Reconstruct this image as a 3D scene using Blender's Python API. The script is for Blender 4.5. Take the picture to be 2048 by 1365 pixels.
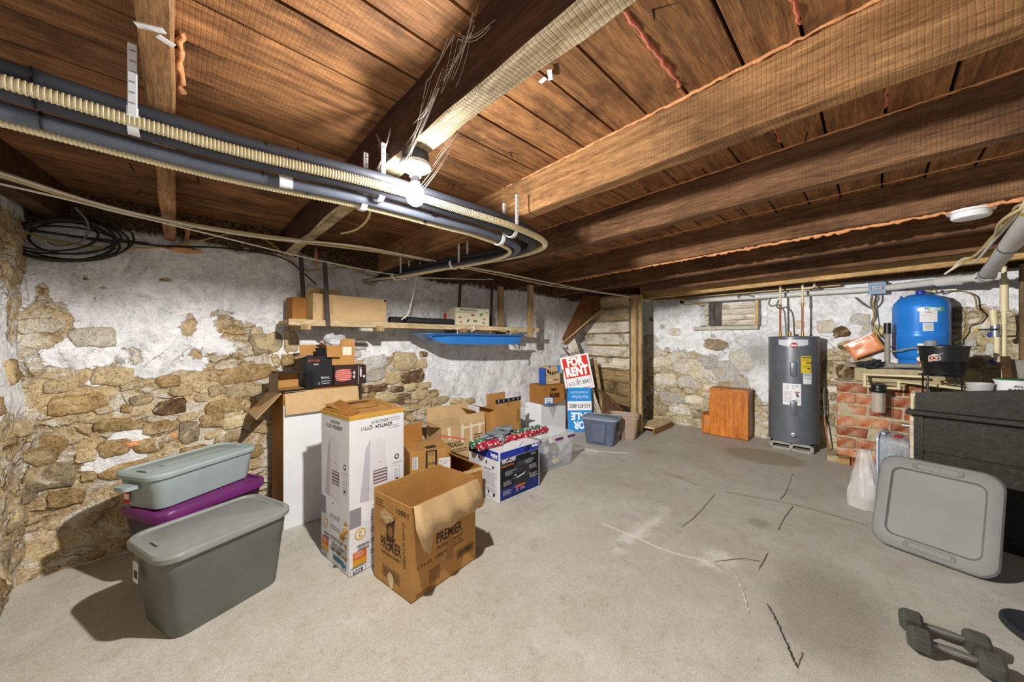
import bpy, bmesh, math, random
from mathutils import Vector, Matrix, noise
R = math.radians
for o in list(bpy.data.objects): bpy.data.objects.remove(o)
scn = bpy.context.scene; COL = scn.collection
# ---------------------------------------------------------------- camera, world, exposure
cam = bpy.data.objects.new('camera', bpy.data.cameras.new('camera')); COL.objects.link(cam)
cam.data.sensor_width = 36; cam.data.lens = 36*700/2048; cam.data.clip_start = .02
cam.location = (0, 0, 1.4); cam.rotation_euler = (R(90), 0, R(46-90))
scn.camera = cam
wd = bpy.data.worlds.new('world'); scn.world = wd; wd.use_nodes = True
wd.node_tree.nodes['Background'].inputs[0].default_value = (1, .97, .93, 1)
wd.node_tree.nodes['Background'].inputs[1].default_value = .5
vs = scn.view_settings; vs.view_transform = 'Standard'; vs.look = 'None'; vs.gamma = 1; vs.use_curve_mapping = False
vs.exposure = .86
BULB_POWER = 66.0
BULB = (.672, 1.235, 1.985)
random.seed(7)
# ---------------------------------------------------------------- helpers
def lin(c):
    if isinstance(c, str): c = tuple(int(c[i:i+2], 16) for i in (0, 2, 4))
    return tuple(((x/255)/12.92 if x/255 <= .04045 else (((x/255)+.055)/1.055)**2.4) for x in c)
class NT:
    def __init__(s, name):
        s.m = bpy.data.materials.new(name); s.m.use_nodes = True
        s.n = s.m.node_tree.nodes; s.l = s.m.node_tree.links; s.b = s.n['Principled BSDF']
        s.tc = None
    def new(s, t, **k):
        x = s.n.new(t)
        for a, v in k.items(): setattr(x, a, v)
        return x
    def set(s, x, i, v):
        if hasattr(v, 'is_output'): s.l.new(v, x.inputs[i])
        else: x.inputs[i].default_value = v
    def obj(s):
        if not s.tc: s.tc = s.new('ShaderNodeTexCoord')
        return s.tc.outputs['Object']
    def map(s, sc=(1, 1, 1), vec=None, rot=(0, 0, 0)):
        m = s.new('ShaderNodeMapping'); s.set(m, 'Vector', vec or s.obj()); m.inputs['Scale'].default_value = sc; m.inputs['Rotation'].default_value = rot
        return m.outputs[0]
    def noise(s, sc, det=4, rough=.55, vec=None, dist=0):
        x = s.new('ShaderNodeTexNoise'); s.set(x, 'Vector', vec or s.obj()); x.inputs['Scale'].default_value = sc
        x.inputs['Detail'].default_value = det; x.inputs['Roughness'].default_value = rough; x.inputs['Distortion'].default_value = dist
        return x.outputs['Fac']
    def math(s, op, a, b=0., c=None, clamp=False):
        x = s.new('ShaderNodeMath', operation=op, use_clamp=clamp); s.set(x, 0, a); s.set(x, 1, b)
        if c is not None: s.set(x, 2, c)
        return x.outputs[0]
    def mix(s, f, a, b, blend='MIX'):
        x = s.new('ShaderNodeMix', data_type='RGBA', blend_type=blend); s.set(x, 0, f)
        for i, v in ((6, a), (7, b)):
            if isinstance(v, (tuple, list)): v = tuple(v)[:3]+(1,)
            s.set(x, i, v)
        return x.outputs[2]
    def ramp(s, f, stops):
        x = s.new('ShaderNodeValToRGB'); s.set(x, 0, f); e = x.color_ramp.elements
        while len(e) < len(stops): e.new(.5)
        for q, (p, c) in zip(e, stops):
            q.position = p; q.color = (c, c, c, 1) if isinstance(c, (int, float)) else tuple(c)[:3]+(1,)
        return x.outputs[0]
    def attr(s, name):
        x = s.new('ShaderNodeAttribute', attribute_name=name); return x.outputs['Fac']
    def rand(s): return s.new('ShaderNodeObjectInfo').outputs['Random']
    def hsv(s, col, v=1., sat=1., h=.5):
        x = s.new('ShaderNodeHueSaturation'); s.set(x, 'Color', col); s.set(x, 'Value', v); s.set(x, 'Saturation', sat); s.set(x, 'Hue', h); return x.outputs[0]
    def bump(s, h, st=.3, d=.01):
        x = s.new('ShaderNodeBump'); s.set(x, 'Height', h); x.inputs['Strength'].default_value = st; x.inputs['Distance'].default_value = d
        s.l.new(x.outputs[0], s.b.inputs['Normal'])
    def out(s, col, rough=.6, metal=0., spec=.4):
        if isinstance(col, (tuple, list)): col = tuple(col)[:3]+(1,)
        s.set(s.b, 'Base Color', col); s.set(s.b, 'Roughness', rough); s.set(s.b, 'Metallic', metal); s.set(s.b, 'Specular IOR Level', spec)
        return s.m
MC = {}
def M(name, col, rough=.6, var=.12, sc=9., bump=.08, bs=70., metal=0., rand=0., spec=.35, col2=None):
    """plain material with cloudy tone, fine grain and light relief"""
    if name in MC: return MC[name]
    t = NT(name); c = lin(col)
    c2 = lin(col2) if col2 else tuple(x*(1-var*1.6) for x in c)
    n = t.noise(sc, 5, .6); g = t.noise(bs*2.2, 2, .6)
    k = t.mix(t.ramp(n, [(.32, 0), (.68, 1)]), c2, tuple(min(1, x*(1+var*.5)) for x in c))
    k = t.mix(min(.5, var*1.6), k, t.mix(t.ramp(g, [(.35, 0), (.65, 1)]), tuple(x*.55 for x in c), tuple(min(1, x*1.35) for x in c)))
    if rand: k = t.hsv(k, t.math('MULTIPLY_ADD', t.rand(), rand*2, 1-rand))
    if bump: t.bump(t.noise(bs, 4, .6), bump, .006)
    MC[name] = t.out(k, rough, metal, spec); return MC[name]
def flat(name, col, rough=.6):
    if name in MC: return MC[name]
    t = NT(name); n = t.noise(40, 3); c = lin(col)
    MC[name] = t.out(t.mix(n, tuple(x*.88 for x in c), tuple(min(1, x*1.1) for x in c)), rough, 0, .3); return MC[name]
def ink(hexcol): return flat('ink_'+hexcol, hexcol, .6)
def wood(name, c1, c2, axis=0, sc=5., saw=0., rand=.15, rough=.75, stain=0., knots=.5):
    if name in MC: return MC[name]
    t = NT(name); st = [9., 9., 9.]; st[axis] = .7
    off = t.new('ShaderNodeCombineXYZ'); rn = t.rand()
    for i in range(3): t.set(off, i, t.math('MULTIPLY', rn, 37.+i*11))
    ad = t.new('ShaderNodeVectorMath', operation='ADD'); t.set(ad, 0, t.obj()); t.set(ad, 1, off.outputs[0]); v0 = ad.outputs[0]
    v = t.map(st, v0)
    n = t.noise(sc, 7, .65, v, .6); big = t.noise(2.2, 4, .6, v0)
    k = t.mix(t.ramp(n, [(.3, 0), (.7, 1)]), lin(c1), lin(c2))
    k = t.hsv(k, t.math('MULTIPLY_ADD', t.ramp(big, [(.3, 0), (.7, 1)]), .5, .72))
    hgt = n
    if saw:
        w = t.new('ShaderNodeTexWave', wave_type='BANDS', bands_direction='XYZ'[axis]); t.set(w, 'Vector', v0)
        w.inputs['Scale'].default_value = 24; w.inputs['Distortion'].default_value = 1.6; w.inputs['Detail'].default_value = 3; w.inputs['Detail Scale'].default_value = .6
        lines = t.ramp(w.outputs['Fac'], [(.0, .4), (.3, 1)])
        mask = t.ramp(t.noise(5, 5, .7, v0), [(.46, 0), (.66, saw)])
        k = t.mix(mask, k, t.mix(1., k, lines, 'MULTIPLY'))
        hgt = t.math('ADD', n, t.math('MULTIPLY', lines, .5))
    if stain:
        k = t.mix(t.math('MULTIPLY', t.ramp(t.noise(3., 5, .65, v0), [(.52, 0), (.68, 1)]), stain), k, tuple(x*.25 for x in lin(c1)))
    g = t.noise(26, 4, .7, v); k = t.mix(.38, k, t.ramp(g, [(.35, 0.02), (.65, .9)]), 'OVERLAY')
    k = t.hsv(k, t.math('MULTIPLY_ADD', t.rand(), rand*2, 1-rand))
    t.bump(hgt, .35, .006)
    MC[name] = t.out(k, rough, 0, .25); return MC[name]
def clear(name, col, alpha=.35, rough=.2):
    # thin clear or frosted plastic
    if name in MC: return MC[name]
    t = NT(name); m = t.out(lin(col), rough, 0, .5)
    t.set(t.b, 'Alpha', t.math('MULTIPLY_ADD', t.noise(7, 3), .24, alpha-.12)); t.bump(t.noise(25, 4, .65, dist=1.), .45, .012)
    MC[name] = m; return m
def link(o, parent=None):
    COL.objects.link(o)
    if parent: o.parent = parent
    return o
def tag(o, label, cat, group=None):
    o['label'] = label; o['category'] = cat
    if group: o['group'] = group
    return o
def struct(o): o['kind'] = 'structure'; return o
def thing(name, label, cat, loc=(0, 0, 0), rz=0., group=None):
    e = bpy.data.objects.new(name, None); link(e); e.empty_display_size = .1
    e.location = loc; e.rotation_euler = (0, 0, R(rz)); return tag(e, label, cat, group)
def rrect(w, d, r, z, n=4, cx=0, cy=0):
    p = []
    for sx, sy, a in ((1, 1, 0), (-1, 1, 90), (-1, -1, 180), (1, -1, 270)):
        for i in range(n+1):
            t = R(a+90*i/n); p.append((cx+sx*(w/2-r)+r*math.cos(t), cy+sy*(d/2-r)+r*math.sin(t), z))
    return p
class MB:
    def __init__(s): s.v = []; s.f = []; s.mi = []; s.T = Matrix.Identity(4)
    def add(s, vs, fs, m=0):
        o = len(s.v); s.v += [tuple(s.T @ Vector(p)) for p in vs]
        for q in fs: s.f.append([i+o for i in q]); s.mi.append(m)
        return s
    def box(s, c, sz, rz=0., m=0, tap=1., rot=None):
        x, y, z = (q/2 for q in sz); M3 = rot if rot is not None else Matrix.Rotation(R(rz), 3, 'Z')
        vs = [M3 @ Vector((a*x*(tap if e < 0 else 1), b*y*(tap if e < 0 else 1), e*z))+Vector(c) for e in (-1, 1) for a, b in ((-1, -1), (1, -1), (1, 1), (-1, 1))]
        return s.add(vs, [(3, 2, 1, 0), (4, 5, 6, 7), (0, 1, 5, 4), (1, 2, 6, 5), (2, 3, 7, 6), (3, 0, 4, 7)], m)
    def beam(s, a, b, w, h, m=0, up=(0, 0, 1)):
        a, b = Vector(a), Vector(b); x = (b-a); L = x.length; x.normalize(); y = Vector(up).cross(x)
        if y.length < 1e-4: y = Vector((0, 1, 0)).cross(x)
        y.normalize(); z = x.cross(y)
        return s.box((a+b)/2, (L, w, h), m=m, rot=Matrix((x, y, z)).transposed())
    def loft(s, rings, caps=(True, True), m=0):
        n = len(rings[0]); vs = [p for r in rings for p in r]; fs = []
        for k in range(len(rings)-1):
            for i in range(n):
                j = (i+1) % n; fs.append((k*n+i, k*n+j, (k+1)*n+j, (k+1)*n+i))
        if caps[0]: fs.append(tuple(range(n))[::-1])
        if caps[1]: fs.append(tuple(range((len(rings)-1)*n, len(rings)*n)))
        return s.add(vs, fs, m)
    def lathe(s, prof, n=20, c=(0, 0, 0), m=0, rot=None):
        M3 = rot or Matrix.Identity(3)
        rings = [[M3 @ Vector((r*math.cos(2*math.pi*i/n), r*math.sin(2*math.pi*i/n), z))+Vector(c) for i in range(n)] for r, z in prof]
        return s.loft(rings, m=m)
    def tube(s, path, r, n=8, m=0, caps=True, res=0):
        P = [Vector(p) for p in path]
        if res: P = smooth(P, res)
        rings = []; up = Vector((0, 0, 1))
        for i, p in enumerate(P):
            t = (P[min(i+1, len(P)-1)]-P[max(i-1, 0)])
            if t.length < 1e-9: t = Vector((1, 0, 0))
            t.normalize()
            x = up-t*up.dot(t)
            if x.length < 1e-3: x = Vector((1, 0, 0))-t*t.x
            x.normalize(); up = x; y = t.cross(x); rr = r[i % len(r)] if isinstance(r, (list, tuple)) else r
            rings.append([p+(x*math.cos(2*math.pi*k/n)+y*math.sin(2*math.pi*k/n))*rr for k in range(n)])
        return s.loft(rings, (caps, caps), m)
    def prism(s, poly, z0, z1, m=0):
        return s.loft([[(x, y, z0) for x, y in poly], [(x, y, z1) for x, y in poly]], m=m)
    def blob(s, c, rad, amp=.15, fr=2., sub=2, m=0, seed=0):
        bm = bmesh.new(); bmesh.ops.create_icosphere(bm, subdivisions=sub, radius=1)
        vs = []
        for v in bm.verts:
            k = 1+amp*2*noise.noise(v.co*fr+Vector((seed*7.3, seed*3.1, 0)))
            vs.append((c[0]+v.co.x*rad[0]*k, c[1]+v.co.y*rad[1]*k, c[2]+v.co.z*rad[2]*k))
        s.add(vs, [[q.index for q in f.verts] for f in bm.faces], m); bm.free(); return s
    def build(s, name, mats, parent=None, smooth=False, bevel=0., loc=None, solid=0.):
        me = bpy.data.meshes.new(name); me.from_pydata(s.v, [], s.f)
        if not isinstance(mats, (list, tuple)): mats = [mats]
        for q in mats: me.materials.append(q)
        me.polygons.foreach_set('material_index', s.mi)
        bm = bmesh.new(); bm.from_mesh(me); bmesh.ops.recalc_face_normals(bm, faces=bm.faces); bm.to_mesh(me); bm.free()
        o = bpy.data.objects.new(name, me); link(o, parent)
        if loc: o.location = loc
        if smooth: me.shade_smooth(); me.set_sharp_from_angle(angle=R(smooth if smooth > 1 else 40))
        if solid: q = o.modifiers.new('solid', 'SOLIDIFY'); q.thickness = solid; q.offset = 0
        if bevel: q = o.modifiers.new('bevel', 'BEVEL'); q.width = bevel; q.segments = 2; q.limit_method = 'ANGLE'; q.angle_limit = R(40)
        return o
def smooth(P, res=6):
    """Catmull-Rom through the points"""
    P = [Vector(p) for p in P]; Q = [2*P[0]-P[1]]+P+[2*P[-1]-P[-2]]; out = []
    for i in range(1, len(Q)-2):
        a, b, c, d = Q[i-1:i+3]
        for k in range(res):
            t = k/res
            out.append(.5*((2*b)+(c-a)*t+(2*a-5*b+4*c-d)*t*t+(3*b-a-3*c+d)*t**3))
    return out+[P[-1]]
def sag(a, b, d, n=6):
    a, b = Vector(a), Vector(b); return [a.lerp(b, i/n)-Vector((0, 0, d*4*(i/n)*(1-i/n))) for i in range(n+1)]
TXT = {}
def textmesh(t, bold):
    k = (t, bold)
    if k not in TXT:
        cu = bpy.data.curves.new('t', 'FONT'); cu.body = t; cu.align_x = 'CENTER'; cu.align_y = 'CENTER'; cu.resolution_u = 2; cu.offset = bold
        ob = bpy.data.objects.new('t', cu); me = bpy.data.meshes.new_from_object(ob)
        vs = [v.co.copy() for v in me.vertices]; fs = [list(p.vertices) for p in me.polygons]
        w = max((v.x for v in vs), default=1)-min((v.x for v in vs), default=0)
        TXT[k] = (vs, fs, w); bpy.data.objects.remove(ob); bpy.data.curves.remove(cu); bpy.data.meshes.remove(me)
    return TXT[k]
class Print:
    """flat print on one face: o origin (lower-left), x and y unit axes; every item lies a hair proud of the face"""
    def __init__(s, parent, o, x, y):
        s.p = parent; s.o = Vector(o); s.x = Vector(x).normalized(); s.y = Vector(y).normalized(); s.n = s.x.cross(s.y)
        s.g = MB(); s.gm = []; s.t = []; s.big = []; s.k = 0
    def P(s, a, b, lift): return s.o+s.x*a+s.y*b+s.n*lift
    def slot(s, L, m):
        m = ink(m) if isinstance(m, str) else m
        if m not in L: L.append(m)
        return L.index(m)
    def poly(s, pts, m):
        s.k += 1; L = .0005+.00004*s.k
        ar = abs(sum(p[0]*q[1]-q[0]*p[1] for p, q in zip(pts, pts[1:]+pts[:1])))/2
        if ar > .045: s.big.append((MB().add([s.P(a, b, L) for a, b in pts], [tuple(range(len(pts)))]), ink(m) if isinstance(m, str) else m)); return s
        s.g.add([s.P(a, b, L) for a, b in pts], [tuple(range(len(pts)))], s.slot(s.gm, m)); return s
    def rect(s, a, b, w, h, m, rot=0.):
        c, d = math.cos(R(rot)), math.sin(R(rot)); cx, cy = a+w/2, b+h/2
        return s.poly([(cx+x*c-y*d, cy+x*d+y*c) for x, y in ((-w/2, -h/2), (w/2, -h/2), (w/2, h/2), (-w/2, h/2))], m)
    def circ(s, a, b, r, m, ry=None, n=20, rot=0.):
        ry = ry or r; c, d = math.cos(R(rot)), math.sin(R(rot))
        return s.poly([(a+r*math.cos(2*math.pi*i/n)*c-ry*math.sin(2*math.pi*i/n)*d, b+r*math.cos(2*math.pi*i/n)*d+ry*math.sin(2*math.pi*i/n)*c) for i in range(n)], m)
    def frame(s, a, b, w, h, t, m):
        for q in ((a, b, w, t), (a, b+h-t, w, t), (a, b, t, h), (a+w-t, b, t, h)): s.rect(*q, m)
        return s
    def lines(s, a, b, w, n, pitch, t, m, seed=1):
        r = random.Random(seed)
        for i in range(n):
            x = a
            while x < a+w*(.7+.3*r.random()):
                q = (.02+.05*r.random())*w*2; s.rect(x, b-i*pitch, min(q, a+w-x), t, m); x += q+.018*w
                s.k -= 1
        s.k += 1; return s
    def bars(s, a, b, w, h, m, seed=1):
        r = random.Random(seed); x = a
        while x < a+w:
            q = w*(.01+.03*r.random()); s.rect(x, b, min(q, a+w-x), h, m); s.k -= 1; x += q+w*(.01+.02*r.random())
        s.k += 1; return s
    def text(s, t, a, b, h, m, rot=0., bold=.02, w=None):
        """a, b centre, h line height, w total width if set"""
        vs, fs, tw = textmesh(t, bold); sx = h if w is None else w/max(tw, 1e-6); c, d = math.cos(R(rot)), math.sin(R(rot)); s.k += 1
        L = .0006+.00004*s.k
        s.t.append((MB().add([s.P(a+v.x*sx*c-v.y*h*d, b+v.x*sx*d+v.y*h*c, L) for v in vs], fs), ink(m) if isinstance(m, str) else m)); return s
    def done(s, gname='printed_graphic', tname='lettering'):
        if s.g.v: s.g.build(gname, s.gm, s.p)
        for q, m in s.t: q.build(tname, m, s.p)
        for q, m in s.big: q.build('printed_panel', m, s.p)
NST = [(0.285,1.423,0.208,0.129,5,7),(0.362,1.166,0.209,0.126,-10,4),(0.622,1.118,0.133,0.086,5,1),(1.074,1.137,0.422,0.138,2,1),(1.203,1.38,0.232,0.185,8,2),(1.364,1.243,0.114,0.087,0,1),(1.054,1.001,0.247,0.129,5,4),(0.637,0.93,0.176,0.108,6,3),(0.928,0.897,0.262,0.117,4,1),(0.22,1.006,0.239,0.126,8,1),(0.857,0.797,0.158,0.115,0,1),(0.566,0.799,0.163,0.085,8,1),(0.73,0.732,0.125,0.155,5,2),(1.016,0.766,0.242,0.112,5,4),(0.532,0.684,0.17,0.105,5,1),(0.379,0.7,0.159,0.113,8,1),(0.489,1.001,0.118,0.069,15,2),(0.315,0.851,0.076,0.055,-5,1),(0.426,0.95,0.059,0.057,-15,1),(0.886,1.024,0.113,0.085,10,4),(0.689,1.039,0.133,0.073,5,4),(0.098,0.744,0.146,0.182,-30,1),(0.113,0.576,0.2,0.158,5,2),(0.261,0.541,0.069,0.07,0,1),(1.387,1.397,0.115,0.211,8,4),(0.722,0.844,0.119,0.059,10,4),(1.094,0.867,0.093,0.098,0,1),(0.754,0.594,0.166,0.074,3,1),(0.978,0.653,0.225,0.095,2,4),(0.174,0.429,0.154,0.112,5,1),(0.02,0.503,0.097,0.13,0,2),(0.47,0.837,0.065,0.068,0,1),(1.094,0.5,0.186,0.098,0,1),(0.151,1.127,0.129,0.086,10,4),(0.799,0.975,0.091,0.06,0,4),(0.606,0.713,0.091,0.057,5,4),(0.424,0.831,0.063,0.054,0,1),(0.253,0.671,0.097,0.077,0,4),(1.36,1.227,0.116,0.1,0,1),(1.275,1.237,0.056,0.104,15,4),(1.156,1.146,0.168,0.089,0,1),(2.147,1.178,0.271,0.159,8,5),(2.477,1.18,0.309,0.212,-4,6),(2.709,1.249,0.106,0.074,0,3),(2.689,1.139,0.152,0.114,5,4),(2.122,1.049,0.261,0.134,3,5),(2.335,1.009,0.199,0.148,5,6),(2.586,0.999,0.303,0.156,5,3),(2.139,0.912,0.287,0.082,4,3),(2.383,0.881,0.177,0.07,0,3),(2.547,0.894,0.163,0.106,0,6),(2.746,0.887,0.155,0.071,5,4),(2.863,0.782,0.134,0.094,0,1),(2.242,0.798,0.248,0.1,3,6),(2.471,0.747,0.202,0.085,-4,3),(2.671,0.782,0.211,0.109,0,6),(2.767,0.692,0.15,0.075,0,6),(2.961,0.693,0.257,0.096,3,6),(3.194,0.649,0.206,0.081,0,6),(2.109,0.849,0.1,0.06,20,1),(2.586,0.653,0.244,0.073,0,6),(1.953,1.27,0.109,0.079,0,5),(1.98,1.343,0.169,0.064,0,5),(2.443,0.811,0.166,0.04,0,1),(2.299,0.705,0.175,0.065,0,6),(2.852,0.583,0.258,0.091,0,6),(3.075,0.57,0.209,0.085,0,6),(3.394,0.624,0.233,0.08,0,4),(1.965,0.865,0.091,0.092,0,5),(1.996,1.108,0.077,0.123,0,5)]
EST = [(1.125,1.427,0.268,0.196,10,4),(1.385,0.734,0.388,0.225,5,4),(1.726,0.718,0.312,0.183,-5,1),(1.3,1.033,0.378,0.175,8,4),(1.694,0.966,0.393,0.184,4,4),(1.51,0.445,0.492,0.188,3,1),(1.938,0.898,0.341,0.194,0,4),(1.213,0.368,0.316,0.194,6,2),(1.833,0.44,0.304,0.148,0,4),(2.084,1.066,0.286,0.239,10,5),(2.306,0.943,0.378,0.341,15,5),(2.491,1.12,0.284,0.378,20,5),(2.478,0.772,0.259,0.197,5,1),(2.154,1.345,0.351,0.189,-10,2),(1.419,1.254,0.1,0.095,0,1),(2.133,1.479,0.071,0.079,0,1),(2.77,1.094,0.054,0.066,0,1),(1.151,1.782,0.08,0.062,0,2),(1.343,1.643,0.077,0.078,0,1),(1.551,1.553,0.179,0.136,0,4),(1.231,0.151,0.437,0.141,3,2),(1.631,0.232,0.351,0.134,0,1),(1.975,0.214,0.294,0.161,0,2),(3.193,1.627,0.106,0.124,0,4),(3.449,1.585,0.197,0.185,5,4),(3.603,1.516,0.17,0.142,12,3),(3.777,1.671,0.205,0.151,-8,5),(3.687,1.323,0.23,0.166,0,3),(3.64,1.002,0.186,0.193,0,3),(3.498,0.697,0.126,0.158,0,2),(3.473,1.057,0.108,0.185,0,2),(3.887,1.511,0.216,0.185,12,5),(3.498,0.369,0.097,0.171,0,2),(4.594,1.362,0.17,0.154,0,1),(4.694,1.578,0.157,0.162,0,4),(4.543,1.638,0.124,0.221,0,2),(4.645,1.172,0.2,0.12,0,2),(4.775,1.31,0.095,0.138,0,1)]
NZB = [(0.02,1.54),(0.11,1.52),(0.21,1.45),(0.42,1.31),(0.66,1.24),(0.88,1.38),(1.09,1.4),(1.3,1.35),(1.62,1.32),(2.09,1.23),(2.61,1.23),(2.82,0.82),(3.1,0.58),(3.97,0.3),(4.64,-0.03),(5.6,-0.63),(7.99,-1.18)]
NBL = [(0.19,1.3,0.135,0.093,1.1),(0.42,0.71,0.123,0.133,1.2),(0.35,0.61,0.129,0.082,1.0),(0.28,1.12,0.082,0.064,0.8),(0.1,1.51,0.069,0.12,-1.0),(0.61,1.83,0.05,0.032,-0.8),(0.25,1.8,0.02,0.025,-0.9),(0.32,1.75,0.019,0.026,-0.9),(0.29,1.67,0.012,0.016,-0.8),(0.09,1.71,0.029,0.066,-0.7),(0.88,1.62,0.132,0.061,-0.6),(0.71,1.5,0.059,0.058,-0.7),(1.03,1.49,0.128,0.1,-0.7),(0.74,1.56,0.027,0.092,-0.5),(2.09,1.63,0.115,0.036,-0.6),(1.42,1.52,0.093,0.026,-1.0),(1.34,1.37,0.112,0.129,0.4),(0.53,1.19,0.145,0.052,0.8),(0.94,1.37,0.091,0.078,0.5),(0.78,1.21,0.083,0.052,0.6),(0.71,1.12,0.08,0.073,-0.5),(2.2,1.36,0.328,0.115,0.5),(2.37,1.2,0.175,0.108,-0.3),(1.99,1.51,0.301,0.06,-0.3),(2.88,1.45,0.283,0.118,0.6),(3.1,1.17,0.305,0.308,0.8),(3.78,0.73,0.573,0.206,0.5),(5.3,1.85,0.579,0.212,-0.25),(2.09,2.0,0.104,0.041,-0.9),(0.04,0.91,0.031,0.177,-0.6)]
EZB = [(1.03,1.27),(1.39,1.09),(1.79,1.1),(2.08,0.99),(2.49,0.88),(2.74,0.6),(2.97,0.41),(3.4,1.13),(3.5,1.19),(3.78,1.2),(4.07,1.02),(4.46,1.71),(4.63,1.7),(4.94,1.67)]
EBL = [(1.55,0.96,0.571,0.339,-0.63),(1.39,0.47,0.423,0.259,0.35),(2.36,0.5,0.401,0.192,0.35),(2.68,1.27,0.184,0.295,0.8),(2.43,1.0,0.289,0.305,-0.175),(2.29,1.35,0.17,0.14,-0.42),(1.12,0.63,0.125,0.356,0.5),(3.19,1.7,0.32,0.343,0.5),(3.64,1.48,0.28,0.09,-0.35),(3.64,1.1,0.233,0.257,-0.63),(3.78,1.86,0.313,0.157,0.5),(4.63,1.53,0.201,0.273,-0.42),(4.63,1.99,0.235,0.065,0.9),(1.21,2.13,0.439,0.159,-0.63),(1.21,1.34,0.088,0.071,-0.35),(1.94,1.99,0.746,0.243,0.4),(3.45,0.56,0.099,0.463,-0.5599999999999999)]
# ---------------------------------------------------------------- materials of the place
def wall_mat(name, plaster, mortar, dirt, cool):
    t = NT(name)
    a = t.attr('plaster'); dk = t.attr('dark'); gr = t.attr('grey')
    n1 = t.noise(2.3, 8, .68, dist=.4); n2 = t.noise(9, 6, .7, dist=.8); n3 = t.noise(45, 4, .65); n4 = t.noise(140, 2, .6)
    mk = t.math('ADD', a, t.math('ADD', t.math('MULTIPLY_ADD', n1, .6, -.3), t.math('MULTIPLY_ADD', n2, 1.0, -.5)))
    mk = t.ramp(mk, [(.47, 0), (.53, 1)])
    pl = t.mix(t.ramp(n2, [(.3, 0), (.6, 1)]), lin(cool), lin(plaster))
    pl = t.mix(t.ramp(t.noise(5, 7, .75, dist=1.2), [(.48, 0), (.70, .6)]), pl, lin('8f8a82'))
    pl = t.mix(t.ramp(n3, [(.58, 0), (.72, .55)]), pl, lin('6d6557'))
    mo = t.mix(t.ramp(n2, [(.3, 0), (.7, 1)]), lin(mortar), lin('cdbb96'))
    mo = t.mix(t.ramp(n1, [(.45, 0), (.75, .8)]), mo, lin(dirt))
    mo = t.mix(t.ramp(n3, [(.5, 0), (.7, .7)]), mo, lin('5f4626'))
    vw = t.new('ShaderNodeVectorMath', operation='ADD'); t.set(vw, 0, t.map((1, 1, 2.1)))
    nv = t.new('ShaderNodeTexNoise'); t.set(nv, 'Vector', t.obj()); nv.inputs['Scale'].default_value = 6; nv.inputs['Detail'].default_value = 4
    sv = t.new('ShaderNodeVectorMath', operation='SCALE'); t.set(sv, 0, nv.outputs['Color']); sv.inputs['Scale'].default_value = .22; t.set(vw, 1, sv.outputs[0])
    vo = t.new('ShaderNodeTexVoronoi'); t.set(vo, 'Vector', vw.outputs[0]); vo.inputs['Scale'].default_value = 6.5
    ve = t.new('ShaderNodeTexVoronoi', feature='DISTANCE_TO_EDGE'); t.set(ve, 'Vector', vw.outputs[0]); ve.inputs['Scale'].default_value = 6.5
    sepc = t.new('ShaderNodeSeparateColor'); t.set(sepc, 0, vo.outputs['Color']); cell = sepc.outputs[0]
    sto = t.mix(t.ramp(n3, [(.35, 0), (.65, 1)]), t.mix(cell, lin(dirt), lin('a89878')), t.mix(cell, lin('bfa678'), lin('cdc8bd')))
    stm = t.math('MULTIPLY', t.ramp(ve.outputs['Distance'], [(.06, 0), (.16, 1)]), t.ramp(sepc.outputs[1], [(.35, 0), (.5, .85)]))
    mo = t.mix(stm, mo, sto)
    mo = t.mix(t.math('MULTIPLY', t.ramp(ve.outputs['Distance'], [(.02, .8), (.09, 0)]), t.ramp(t.noise(3.3, 3), [(.45, 0), (.6, 1)])), mo, lin('57401f'))
    mo = t.mix(t.ramp(t.noise(3.7, 7, .72, dist=.7), [(.50, 0), (.62, .8)]), mo, lin('d4d1c9'))
    k = t.mix(mk, mo, pl)
    k = t.mix(gr, k, t.mix(n2, lin('7d7b78'), lin('b5b5b4')))
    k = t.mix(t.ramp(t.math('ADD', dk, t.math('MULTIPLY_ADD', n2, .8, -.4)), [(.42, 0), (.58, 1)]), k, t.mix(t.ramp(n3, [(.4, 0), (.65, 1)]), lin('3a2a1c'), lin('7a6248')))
    cr = t.new('ShaderNodeTexVoronoi', feature='DISTANCE_TO_EDGE'); t.set(cr, 'Vector', t.map((1, 1, 1.6))); cr.inputs['Scale'].default_value = 3.2
    wp = t.new('ShaderNodeVectorMath', operation='ADD')
    k = t.mix(t.math('MULTIPLY', t.ramp(cr.outputs['Distance'], [(.0, 1), (.012, 0)]), t.ramp(t.noise(1.7, 3), [(.52, 0), (.6, .6)])), k, lin('3c3020'))
    k = t.mix(.42, k, t.ramp(n4, [(.3, .0), (.7, 1)]), 'OVERLAY')
    h = t.math('ADD', t.math('ADD', t.math('MULTIPLY', n2, .8), t.math('MULTIPLY', n3, .55)), t.math('ADD', t.math('MULTIPLY', mk, .35), t.math('MULTIPLY', n4, .15)))
    h = t.math('ADD', h, t.math('MULTIPLY', t.math('MULTIPLY', stm, t.math('SUBTRACT', 1., mk)), .9))
    t.bump(h, .9, .024)
    return t.out(k, .9, 0, .15)
WALLN = wall_mat('rubble_wall_plaster', 'f3f3f3', 'b89f74', '80694a', 'cfd2d7')
WALLE = wall_mat('whitewashed_rubble', 'f0f0f1', 'b8ab88', '7d6d50', 'c9ccd1')
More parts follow.
